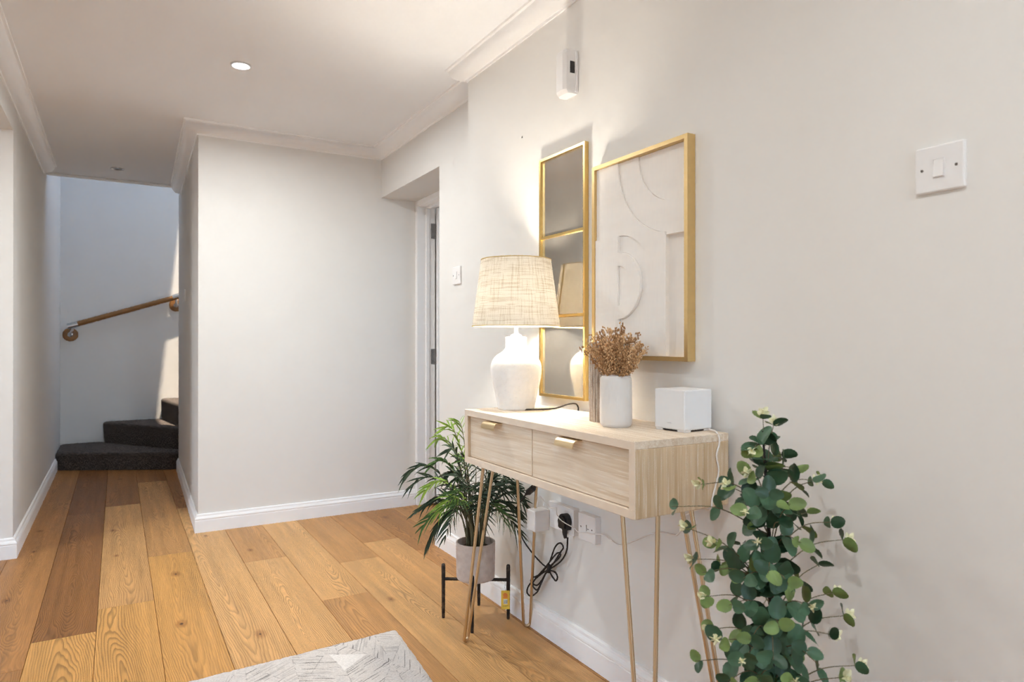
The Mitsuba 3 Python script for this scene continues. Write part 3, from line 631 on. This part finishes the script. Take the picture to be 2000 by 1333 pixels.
# white cube router
rt = thing('router', 'white cube shaped router at the near end of the console table', 'router')
Q = np.eye(4); ang = math.radians(3.5); Q[:2, :2] = [[math.cos(ang), -math.sin(ang)], [math.sin(ang), math.cos(ang)]]; Q[:3, 3] = (1.299, 1.329, CZ1)
s = 0.0525
m = rbox(-s, s, -s, s, 0.005, 0.109, 0.004); m.apply_transform(Q); part(rt, 'body', m, 'router_plastic', smooth=30)
m = cat(*[box(sx * s * 0.72 - 0.012, sx * s * 0.72 + 0.012, sy * s * 0.72 - 0.012, sy * s * 0.72 + 0.012, 0.0005, 0.007) for sx in (-1, 1) for sy in (-1, 1)]); m.apply_transform(Q); part(rt, 'foot', m, 'white_plastic')
m = box(-s * 0.9, s * 0.9, -s * 0.9, s * 0.9, 0.002, 0.006); m.apply_transform(Q); part(rt, 'base_plate', m, 'black_plastic', label='black base')
lg = ext(unary_union([sbox(0.0034 * i, 0, 0.0034 * i + 0.0024, 0.0030 + 0.0010 * (i in (0, 3))).difference(sbox(0.0034 * i + 0.0008, 0.0009, 0.0034 * i + 0.0016, 0.0021)) for i in range(5)]), 0.0003)
lg.apply_translation((-lg.bounds[1][0] / 2, 0, 0))
A = np.array([[0, 0, -1, -s - 0.0001], [-1, 0, 0, 0.0], [0, 1, 0, 0.020], [0, 0, 0, 1.0]]); lg.apply_transform(A); lg.apply_transform(Q)
part(rt, 'lettering', lg, 'logo_grey', label='faint grey lettering')
part(rt, 'flex', cat(
    tube(curve([(1.340, 1.276, CZ1 + 0.006), (1.325, 1.255, CZ1 + 0.006), (1.318, 1.232, CZ1 + 0.004), (1.315, 1.219, CZ1 - 0.010), (1.314, 1.2185, 0.820), (1.305, 1.2185, 0.795), (1.313, 1.2185, 0.756), (1.304, 1.2185, 0.725), (1.291, 1.2185, 0.690), (1.290, 1.226, 0.658), (1.330, 1.300, 0.640), (1.360, 1.391, 0.594), (1.366, 1.401, 0.563), (1.368, 1.425, 0.533)], 8), 0.0022, 8),
    tube(curve([(1.368, 1.425, 0.533), (1.3695, 1.506, 0.522), (1.3695, 1.597, 0.478), (1.3695, 1.675, 0.441), (1.366, 1.721, 0.447), (1.355, 1.747, 0.458), (1.346, 1.802, 0.450), (1.346, 1.870, 0.440), (1.345, 1.885, 0.447), (1.322, 1.906, 0.462), (1.316, 1.934, 0.472), (1.322, 1.962, 0.482), (1.335, 1.985, 0.497), (1.338, 2.026, 0.490), (1.332, 2.045, 0.498), (1.326, 2.062, 0.516), (1.318, 2.070, 0.522), (1.312, 2.072, 0.500), (1.310, 2.072, 0.485)], 8), 0.0019, 8)), 'white_rubber', smooth=True, label='white power flex')
part(rt, 'power_adapter', rbox(1.284, 1.3475, 2.045, 2.100, 0.402, 0.477, 0.004), 'white_plastic', smooth=30, label='white plug-in power adapter')

# ---------------------------------------------------------------- switches, sockets, sensor
def screw(parent, y, z, x, r=0.0028):
    part(parent, 'screw', on_right(cat(lathe([(0, 0), (r, 0), (r, 0.0006), (0, 0.0012)], 14)), x, y, z), 'screw_steel', smooth=30, label='slotted steel screw')
def plate(parent, xw, yc, zc, w, h, d, mat='white_plastic'):
    part(parent, 'plate', rbox(xw - d, xw + 0.002, yc - w / 2, yc + w / 2, zc - h / 2, zc + h / 2, min(0.0035, d / 2.2)), mat, smooth=30)
def light_switch(label, xw, yc, zc, w=0.091, h=0.090, d=0.009, on=True):
    k = thing('light_switch', label, 'light switch')
    plate(k, xw, yc, zc, w, h, d)
    part(k, 'rocker_surround', cat(on_right(ext(sbox(-0.0105, -0.0185, 0.0105, 0.0185).difference(sbox(-0.0096, -0.0176, 0.0096, 0.0176)), 0.0012), xw - d, yc, zc)), 'grey_plastic')
    rk = hull([(xw - d + 0.001, yc + a, zc + b) for a in (-0.0092, 0.0092) for b in (-0.0172, 0.0172)] + [(xw - d - 0.0045, yc + a, zc - 0.0165) for a in (-0.0088, 0.0088)] + [(xw - d - 0.0010, yc + a, zc + 0.0168) for a in (-0.0088, 0.0088)])
    part(k, 'rocker', rk, 'white_plastic')
    for sy in (-0.0315, 0.0315): screw(k, yc + sy, zc, xw - d)
    return k
light_switch('white single light switch on the bare wall high above the eucalyptus plant', XR, 0.7135, 1.4155)
light_switch('small white light switch beside the recessed doorway, left of the lamp shade', XD, 3.086, 1.416)
light_switch('white light switch seen edge-on on the corridor wall near the stairs', 0.4265, 5.43, 1.417, d=0.008)

ds = thing('double_socket', 'white double power socket on the wall below the console table', 'power socket')
plate(ds, XR, 1.977, 0.461, 0.156, 0.093, 0.025)
for yc in (2.072, 1.934):
    part(ds, 'rocker', hull([(1.3485, yc + 0.012 + a, 0.490 + b) for a in (-0.005, 0.005) for b in (-0.008, 0.008)] + [(1.3455, yc + 0.012 + a, 0.484) for a in (-0.0045, 0.0045)]), 'grey_plastic', label='socket switch')
sp = thing('single_socket', 'white single wall plate with two screws, right of the double socket', 'wall plate')
plate(sp, XR, 1.826, 0.461, 0.094, 0.090, 0.024)
part(sp, 'jack', cat(box(1.3475, 1.3495, 1.8245, 1.8258, 0.452, 0.472), box(1.3475, 1.3495, 1.812, 1.8245, 0.459, 0.4603)), 'screw_steel', label='dark slots of the outlet')
for sy in (-0.030, 0.030): screw(sp, 1.826 + sy, 0.461, 1.349)

sn = thing('alarm_sensor', 'white wall sensor box with a black slot on its side high above the mirror', 'sensor')
body = Polygon([(-0.037, 0.0), (-0.037, 0.034), (-0.030, 0.046), (-0.020, 0.052), (0.016, 0.052), (0.030, 0.044), (0.034, 0.030), (0.034, 0.0)])
SY, SZ0, SZ1 = 1.942, 1.937, 2.088
pts = []
for x_, d_ in body.exterior.coords[:-1]:
    pts += [(XR - d_ * 0.985, SY - x_, SZ1 - 0.010), (XR - d_ * 0.90, SY - x_ * 0.94, SZ1), (XR - d_, SY - x_, SZ0 + 0.012), (XR - d_ * 0.80, SY - x_ * 0.93, SZ0)]
part(sn, 'body', hull(pts), 'white_plastic', smooth=22)
part(sn, 'slot', box(XR - 0.032, XR - 0.013, SY - 0.0350, SY - 0.0300, 2.006, 2.046), 'black_plastic', label='black slot')
part(sn, 'base', box(XR - 0.010, XR - 0.0005, SY - 0.0385, SY + 0.040, SZ0 + 0.004, SZ1 - 0.004, 0.002), 'white_plastic')
add('wall_plug', on_right(lathe([(0, 0), (0.0035, 0), (0.0035, 0.0015), (0.002, 0.0024), (0, 0.0024)], 16), XR - 0.0002, 2.279, 1.885), 'screw_steel', smooth=30, label='tiny screw in the wall left of the mirror top', cat='screw')

# ---------------------------------------------------------------- plant stand, palm, price tag
ps = thing('plant_stand', 'low black iron plant stand under the potted palm', 'plant stand')
PCX, PCY = 1.2125, 2.366
FEET = [(1.106, 2.435), (1.141, 2.255), (1.320, 2.297), (1.284, 2.477)]
for fx, fy in FEET:
    part(ps, 'leg', tube([(fx, fy, 0), (fx, fy, 0.03), (fx, fy, 0.19), (fx, fy, 0.208), (fx, fy, 0.212)], [0.0058, 0.0066, 0.0078, 0.0075, 0.005], 14), 'stand_iron', smooth=40)
for a, b in ((0, 2), (1, 3)):
    part(ps, 'cross_bar', tube([(*FEET[a], 0.1525), (PCX, PCY, 0.1525 + 0.0), (*FEET[b], 0.1525)], 0.0062, 12), 'stand_iron', smooth=40)
part(ps, 'hub', lathe([(0, 0.147), (0.03, 0.147), (0.03, 0.158), (0, 0.158)], 24, (PCX, PCY, 0)), 'stand_iron', smooth=30)

pl = thing('potted_palm', 'small parlour palm in a round pinkish concrete pot on the iron stand', 'potted plant')
pz = 0.1595
pp = [(0, 0), (0.071, 0), (0.0735, 0.003), (0.0750, 0.012), (0.0770, 0.140), (0.0762, 0.1425), (0.0715, 0.1425), (0.0708, 0.140), (0.070, 0.08), (0, 0.08)]
part(pl, 'pot', lathe(pp, 56, (PCX, PCY, pz)), 'pot_concrete', smooth=35, label='pinkish grey concrete pot')
soil = trimesh.creation.icosphere(3, 0.069); soil.apply_scale([1, 1, 0.16]); sv = np.array(soil.vertices)
sv += 0.006 * (meshkit.fbm(sv * 60, 3)[:, None] - 0.5) * np.array([0, 0, 1.0]); soil.vertices = sv; soil.apply_translation((PCX, PCY, pz + 0.112))
part(pl, 'soil', soil, 'pot_soil', smooth=True, label='dark soil')
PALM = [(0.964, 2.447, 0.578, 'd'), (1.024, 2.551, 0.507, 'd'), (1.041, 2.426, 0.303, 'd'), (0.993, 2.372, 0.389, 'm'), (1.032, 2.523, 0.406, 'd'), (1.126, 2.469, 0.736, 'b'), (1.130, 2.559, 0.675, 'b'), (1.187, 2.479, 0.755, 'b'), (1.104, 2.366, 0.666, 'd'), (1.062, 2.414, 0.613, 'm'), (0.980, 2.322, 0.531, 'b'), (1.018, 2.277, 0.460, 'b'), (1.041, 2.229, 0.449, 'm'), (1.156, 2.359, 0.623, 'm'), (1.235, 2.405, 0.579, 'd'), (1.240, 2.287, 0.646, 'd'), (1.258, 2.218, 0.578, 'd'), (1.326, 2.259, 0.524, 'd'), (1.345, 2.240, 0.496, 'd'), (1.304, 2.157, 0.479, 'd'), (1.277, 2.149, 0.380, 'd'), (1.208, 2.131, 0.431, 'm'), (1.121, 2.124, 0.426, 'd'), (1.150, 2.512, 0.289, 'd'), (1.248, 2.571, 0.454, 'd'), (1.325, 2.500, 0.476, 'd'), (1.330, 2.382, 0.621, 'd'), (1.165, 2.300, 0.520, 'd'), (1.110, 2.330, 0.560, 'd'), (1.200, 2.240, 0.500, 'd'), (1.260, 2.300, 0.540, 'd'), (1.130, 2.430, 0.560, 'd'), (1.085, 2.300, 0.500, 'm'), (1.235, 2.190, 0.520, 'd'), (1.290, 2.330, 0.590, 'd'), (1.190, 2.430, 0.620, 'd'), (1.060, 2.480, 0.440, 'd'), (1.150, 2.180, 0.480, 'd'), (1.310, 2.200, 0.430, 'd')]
def leaflet(o, d, side, L, W, droop):
    """a pointed leaflet, slightly folded, as one strip"""
    d = d / np.linalg.norm(d); V, F = [], []; nrm = np.cross(d, side); nrm /= np.linalg.norm(nrm) + 1e-9; wv = np.cross(nrm, d)
    for i, s in enumerate((0.0, 0.15, 0.4, 0.7, 0.9, 1.0)):
        wd = W * (0.25, 0.8, 1.0, 0.7, 0.32, 0.02)[i]
        c = o + d * L * s + np.array([0, 0, -droop * L * s * s])
        V += [c - wv * wd, c + nrm * wd * 0.28, c + wv * wd]
    for i in range(5):
        a = 3 * i; F += [(a, a + 1, a + 4), (a, a + 4, a + 3), (a + 1, a + 2, a + 5), (a + 1, a + 5, a + 4)]
    return V, F
for i, (tx, ty, tz, kind) in enumerate(PALM):
    rr = random.Random(100 + i)
    th = math.atan2(ty - PCY, tx - PCX)
    b0 = np.array([PCX + 0.022 * math.cos(th) + rr.uniform(-0.012, 0.012), PCY + 0.022 * math.sin(th) + rr.uniform(-0.012, 0.012), pz + 0.118])
    tip = np.array([tx, ty, tz]); span = tip - b0; hr_ = np.linalg.norm(span[:2])
    c1 = b0 + np.array([span[0] * 0.10, span[1] * 0.10, max(0.20, span[2] * 0.62)])
    c2 = b0 + np.array([span[0] * 0.55, span[1] * 0.55, max(span[2], 0.12) * 1.02 + 0.10 * min(1, hr_ / 0.25)])
    t_ = np.linspace(0, 1, 22)[:, None]
    P = (1 - t_) ** 3 * b0 + 3 * (1 - t_) ** 2 * t_ * c1 + 3 * (1 - t_) * t_ ** 2 * c2 + t_ ** 3 * tip
    stem = tube(P, np.concatenate([np.linspace(0.0052, 0.0024, 6), np.linspace(0.0023, 0.0009, len(P) - 6)]), 5)
    V, F = [], []
    D = np.gradient(P, axis=0); D /= np.linalg.norm(D, axis=1, keepdims=True)
    side0 = np.cross(D[-6], [0, 0, 1.0]); side0 /= np.linalg.norm(side0) + 1e-9
    nl = 10
    for j in range(nl):
        u = 0.40 + 0.58 * j / (nl - 1); k_ = u * (len(P) - 1); a = int(min(k_, len(P) - 2)); o = P[a] + (P[a + 1] - P[a]) * (k_ - a); d0 = D[a]
        sd = np.cross(d0, [0, 0, 1.0]); sd = sd / np.linalg.norm(sd) if np.linalg.norm(sd) > 0.3 else side0
        upv = np.cross(sd, d0)
        for sg in (-1, 1):
            s_ = j / (nl - 1); Lf = (0.042 + 0.044 * math.sin(math.pi * (0.18 + 0.72 * s_))) * rr.uniform(0.85, 1.1)
            d = d0 * (0.62 + 0.5 * s_) + sd * sg * (0.86 - 0.35 * s_) + upv * rr.uniform(0.0, 0.22) + np.array([rr.uniform(-.2, .2), rr.uniform(-.2, .2), rr.uniform(-.2, .15)])
            v_, f_ = leaflet(o, d, upv, Lf, 0.0040 * rr.uniform(0.85, 1.15), rr.uniform(0.1, 0.75))
            v_ = [q if q[0] < 1.368 else np.array([1.368 - rr.uniform(0, .003), q[1], q[2]]) for q in v_]
            v_ = [q if not (q[0] > CX0 - 0.006 and q[1] < CY1 + 0.006 and q[2] > CZ0 - 0.012) else np.array([q[0], q[1] if q[1] > CY1 - 0.03 else q[1], CZ0 - 0.014]) for q in v_]
            F += [tuple(x + len(V) for x in t3) for t3 in f_]; V += v_
    leaf = trimesh.Trimesh(np.array(V), np.array(F), process=False)
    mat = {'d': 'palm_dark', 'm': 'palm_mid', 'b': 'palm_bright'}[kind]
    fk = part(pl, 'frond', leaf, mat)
    part(fk, 'stalk', stem, 'palm_stem', smooth=True)

tg = thing('price_tag', 'small yellow price tag hanging from the black plant stand', 'tag')
tc = np.array([1.2965, 2.2775, 0.087]); tr = np.array([0.866, -0.50, 0]); tn = np.array([-0.50, -0.866, 0])
def tagpart(name, w0, w1, h0, h1, d, mat, lab=None):
    m = box(w0, w1, h0, h1, 0, d); A = np.eye(4); A[:3, 0] = tr; A[:3, 1] = (0, 0, 1); A[:3, 2] = tn; A[:3, 3] = tc; m.apply_transform(A)
    return part(tg, name, m, mat, label=lab)
tagpart('card', -0.0165, 0.0165, -0.038, 0.034, 0.0008, 'tag_yellow')
A = np.eye(4); A[:3, 0] = tr; A[:3, 1] = (0, 0, 1); A[:3, 2] = tn; A[:3, 3] = tc + tn * 0.0008
ob = ext(unary_union([Point(-0.001, 0.017).buffer(0.0085), sbox(-0.010, 0.004, 0.009, 0.010), sbox(-0.008, 0.011, 0.010, 0.0145)]), 0.0002); ob.apply_transform(A); part(tg, 'print', ob, 'tag_orange', label='orange printed patch')
m = ext(sbox(-0.0075, -0.0185, 0.0075, 0.001), 0.0002); m.apply_transform(A); part(tg, 'barcode_label', m, 'tag_white', label='white label with black bars')
A2 = A.copy(); A2[:3, 3] = tc + tn * 0.0010
m = ext(unary_union([sbox(x_, -0.0165, x_ + w_, -0.002) for x_, w_ in ((-0.006, 0.0014), (-0.0038, 0.0008), (-0.0012, 0.0018), (0.0014, 0.0007), (0.0030, 0.0016), (0.0055, 0.0008))]), 0.0002); m.apply_transform(A2); part(tg, 'bars', m, 'tag_black', label='black bars')
m = ext(unary_union([sbox(x_, -0.027, x_ + 0.0014, -0.024) for x_ in np.arange(-0.010, 0.010, 0.0024)]), 0.0002); m.apply_transform(A); part(tg, 'small_print', m, 'screw_steel')
loop = curve([tc + (0, 0, 0.032), tc + tr * -0.003 + (0, 0, 0.046), tc + tr * -0.001 + (0, 0, 0.060), (1.302, 2.309, 0.1465 + 0.012), tc + tr * 0.002 + (0, 0, 0.060), tc + tr * 0.003 + (0, 0, 0.044), tc + (0, 0, 0.032)], 6)
part(tg, 'string', tube(loop, 0.0005, 5), 'tag_black', smooth=True)

# ---------------------------------------------------------------- eucalyptus
eu = thing('eucalyptus_plant', 'tall artificial eucalyptus bush with round leaves in front of the right wall', 'plant')
trunk = curve([(1.150, 0.930, 0.12), (1.152, 0.928, 0.35), (1.149, 0.928, 0.60), (1.142, 0.932, 0.76), (1.135, 0.936, 0.90)], 8)
part(eu, 'trunk', tube(trunk, np.linspace(0.0075, 0.002, len(trunk)), 10), 'euc_trunk', smooth=True, label='dark bare trunk')
part(eu, 'pot', lathe([(0, 0), (0.085, 0), (0.10, 0.16), (0.094, 0.165), (0.088, 0.15), (0, 0.14)], 40, (1.150, 0.930, 0)), 'black_plastic', smooth=35)
EUC = [(1.135, 0.936, 0.931), (1.172, 0.938, 0.912), (1.103, 0.932, 0.865), (1.203, 0.943, 0.845), (1.094, 0.937, 0.817), (1.041, 0.944, 0.798), (1.055, 1.029, 0.783), (0.989, 1.044, 0.741), (1.0, 1.015, 0.704), (1.229, 0.928, 0.813), (1.28, 0.921, 0.788), (1.330, 0.932, 0.779), (1.325, 0.877, 0.667), (1.318, 0.903, 0.698), (1.026, 1.023, 0.633), (0.969, 0.94, 0.639), (1.032, 0.973, 0.677), (1.034, 0.995, 0.563), (1.01, 0.963, 0.513), (1.002, 0.991, 0.441), (0.964, 0.897, 0.528), (1.325, 0.903, 0.548), (1.316, 0.871, 0.511), (1.292, 0.914, 0.612), (1.239, 0.852, 0.494), (1.325, 0.849, 0.414), (1.203, 0.804, 0.439), (1.33, 0.867, 0.362), (1.01, 0.916, 0.431), (1.028, 0.859, 0.451), (1.07, 0.812, 0.461), (0.999, 0.853, 0.536), (1.029, 0.813, 0.568), (1.114, 0.81, 0.589), (1.005, 0.873, 0.642), (1.132, 0.845, 0.696), (1.018, 0.877, 0.763), (1.114, 0.856, 0.77), (1.063, 0.862, 0.794), (0.982, 0.886, 0.592), (1.012, 0.823, 0.665), (1.043, 0.804, 0.646), (1.028, 0.859, 0.708), (1.102, 0.805, 0.513), (1.003, 0.805, 0.518), (0.972, 0.846, 0.508), (1.1, 1.026, 0.612), (1.146, 1.011, 0.652), (1.278, 0.934, 0.718), (1.073, 0.764, 0.509), (1.044, 0.827, 0.752), (1.004, 0.827, 0.609)]
def round_leaf(seed):
    """oval leaf in its own plane: base at the origin, tip along +x, a little cupped"""
    n_ = 14; V = [(0.5, 0, -0.02)]; F = []
    for i in range(n_):
        a = 2 * math.pi * i / n_; x_ = 0.5 - 0.5 * math.cos(a); y_ = 0.40 * math.sin(a) * (1.0 - 0.16 * math.cos(a + math.pi))
        V.append((x_, y_, 0.10 * (abs(y_) / 0.4) ** 2 - 0.06 * x_ + 0.02 * math.sin(3 * a + seed)))
    V += [(0.5 + (q[0] - 0.5) * 0.55, q[1] * 0.55, q[2] * 0.35 - 0.012) for q in V[1:]]
    for i in range(n_):
        j = (i + 1) % n_; F += [(1 + i, 1 + j, 1 + n_ + j), (1 + i, 1 + n_ + j, 1 + n_ + i), (1 + n_ + i, 1 + n_ + j, 0)]
    return trimesh.Trimesh(V, F, process=False)
LEAF = {(m_, s_): mikit.ply(round_leaf(s_), m_, smooth=True) for m_ in ('euc_dark', 'euc_mid', 'euc_light') for s_ in (0, 2)}
def tipcluster(seed):
    rr = random.Random(seed); V, F = [], []
    for i in range(7):
        th = i * 2.4; el = 0.5 + 0.5 * i / 7; d = np.array([math.cos(th) * math.cos(el), math.sin(th) * math.cos(el), math.sin(el)])
        v_, f_ = leaflet(np.array([0, 0, 0.0006 * i]), d, np.array([0, 0, 1.0]), 0.011 * rr.uniform(0.6, 1.1), 0.0036, 0.1); F += [tuple(x + len(V) for x in t3) for t3 in f_]; V += v_
    return trimesh.Trimesh(np.array(V), np.array(F), process=False)
TIP = [mikit.ply(tipcluster(i), 'euc_cream') for i in range(2)]
nleaf = 0
RL = random.Random(77)
for i, e in enumerate(EUC):
    e = np.array(e)
    zb = max(0.16, min(e[2] - 0.04 - 0.09 * RL.random(), 0.86)); k_ = int(np.argmin(abs(trunk[:, 2] - zb))); o = trunk[k_]
    span = e - o; mid = o + span * 0.5 + np.array([0, 0, 0.025])
    if i == 0: o, mid = trunk[-6], (trunk[-6] + e) / 2
    P = curve([o, mid, e], 8); Ln = np.linalg.norm(np.diff(P, axis=0), axis=1).sum()
    br = part(eu, 'branch', tube(P, np.linspace(0.0016, 0.0007, len(P)), 5), 'euc_stem', smooth=True)
    D = np.gradient(P, axis=0); D /= np.linalg.norm(D, axis=1, keepdims=True)
    npair = max(3, int(round(Ln * 0.74 / 0.052)))
    for j in range(npair):
        if nleaf >= 298: break
        u = 0.16 + 0.78 * j / max(1, npair - 1); k_ = min(int(u * (len(P) - 1)), len(P) - 1); q, d = P[k_], D[k_]
        s_ = np.cross(d, [0, 0, 1.0]); s_ /= np.linalg.norm(s_) + 1e-9; w_ = np.cross(s_, d)
        ph = j * math.pi / 2 + RL.uniform(-0.5, 0.5)
        for sg in (-1, 1):
            if nleaf >= 298: break
            out = sg * (s_ * math.cos(ph) + w_ * math.sin(ph))
            ax = out * 0.9 + d * 0.42 + np.array([RL.uniform(-.2, .2), RL.uniform(-.2, .2), RL.uniform(-.25, .2)]); ax /= np.linalg.norm(ax)
            up_ = d + np.array([RL.uniform(-.5, .5), RL.uniform(-.8, .1), RL.uniform(-.1, .7)]); yv = np.cross(up_, ax); yv /= np.linalg.norm(yv) + 1e-9; zv = np.cross(ax, yv)
            size = (0.050 - 0.020 * u) * RL.uniform(0.85, 1.15)
            if q[0] + ax[0] * size > 1.36: continue
            M = np.eye(4); M[:3, 0], M[:3, 1], M[:3, 2], M[:3, 3] = ax * size, yv * size, zv * size, q
            g = RL.random(); light = (u > 0.75 and g < 0.42) or g < 0.07
            mat = 'euc_light' if light else ('euc_mid' if g < 0.62 else 'euc_dark')
            key = num(eu + '__leaf'); scene[key] = {**LEAF[(mat, RL.choice((0, 2)))], 'to_world': T4(M)}; nleaf += 1
    if i % 4 != 3 and (i < 28 or i % 3 == 0):
        d = D[-1]; s_ = np.cross(d, [0, 0, 1.0]); s_ /= np.linalg.norm(s_) + 1e-9; w_ = np.cross(s_, d); ts = 1.6 if i < 28 else 1.1
        M = np.eye(4); M[:3, 0], M[:3, 1], M[:3, 2], M[:3, 3] = s_ * ts, w_ * ts, d * ts, e
        key = num(eu + '__tip'); scene[key] = {**TIP[i % 2], 'to_world': T4(M)}
        if i == 0: tag(key, 'pale cream leaf bud')

#print('leaves', nleaf)
# ---------------------------------------------------------------- rug
RC = np.array([0.904, 2.412]); e1, e2 = np.array([-0.9985, -0.055]), np.array([-0.085, -0.9964])
nx, ny, wx, wy = 150, 150, 1.25, 1.15
V, UV, F = [], [], []
for j in range(ny + 1):
    for i in range(nx + 1):
        x, y = wx * i / nx, wy * j / ny
        V.append((x, y)); 
V = np.array(V); nz = meshkit.fbm(np.stack([V[:, 0] * 120, V[:, 1] * 120, V[:, 0] * 0], 1), 2, 5); rd = meshkit.noise(np.stack([V[:, 0] * 22 + V[:, 1] * 9, V[:, 1] * 60, V[:, 0] * 0], 1), 8)
ex = np.minimum(np.minimum(V[:, 0], wx - V[:, 0]), np.minimum(V[:, 1], wy - V[:, 1]))
zt = np.where(ex < 1e-6, 0.0005, 0.0075 * np.clip(ex / 0.012, 0, 1) ** 0.5 + 0.0028 * nz + 0.0018 * rd)
wob = 0.004 * (meshkit.noise(np.stack([V[:, 0] * 70, V[:, 1] * 70, V[:, 0] * 0], 1), 3) - 0.5) * (ex < 0.012)
X = RC + V[:, :1] * e1 + V[:, 1:] * e2 + wob[:, None]
P3 = np.column_stack([X, zt])
for j in range(ny):
    for i in range(nx):
        a = j * (nx + 1) + i; F += [(a, a + nx + 2, a + 1), (a, a + nx + 1, a + nx + 2)]
m = trimesh.Trimesh(P3, F, process=False)
if m.face_normals[:, 2].mean() < 0: m.invert()
rug = add('rug', m, 'rug_wool', smooth=True, uv=V + [0.06, 0.02], label='pale grey woven rug with dark dashes and triangles on the oak floor', cat='rug')
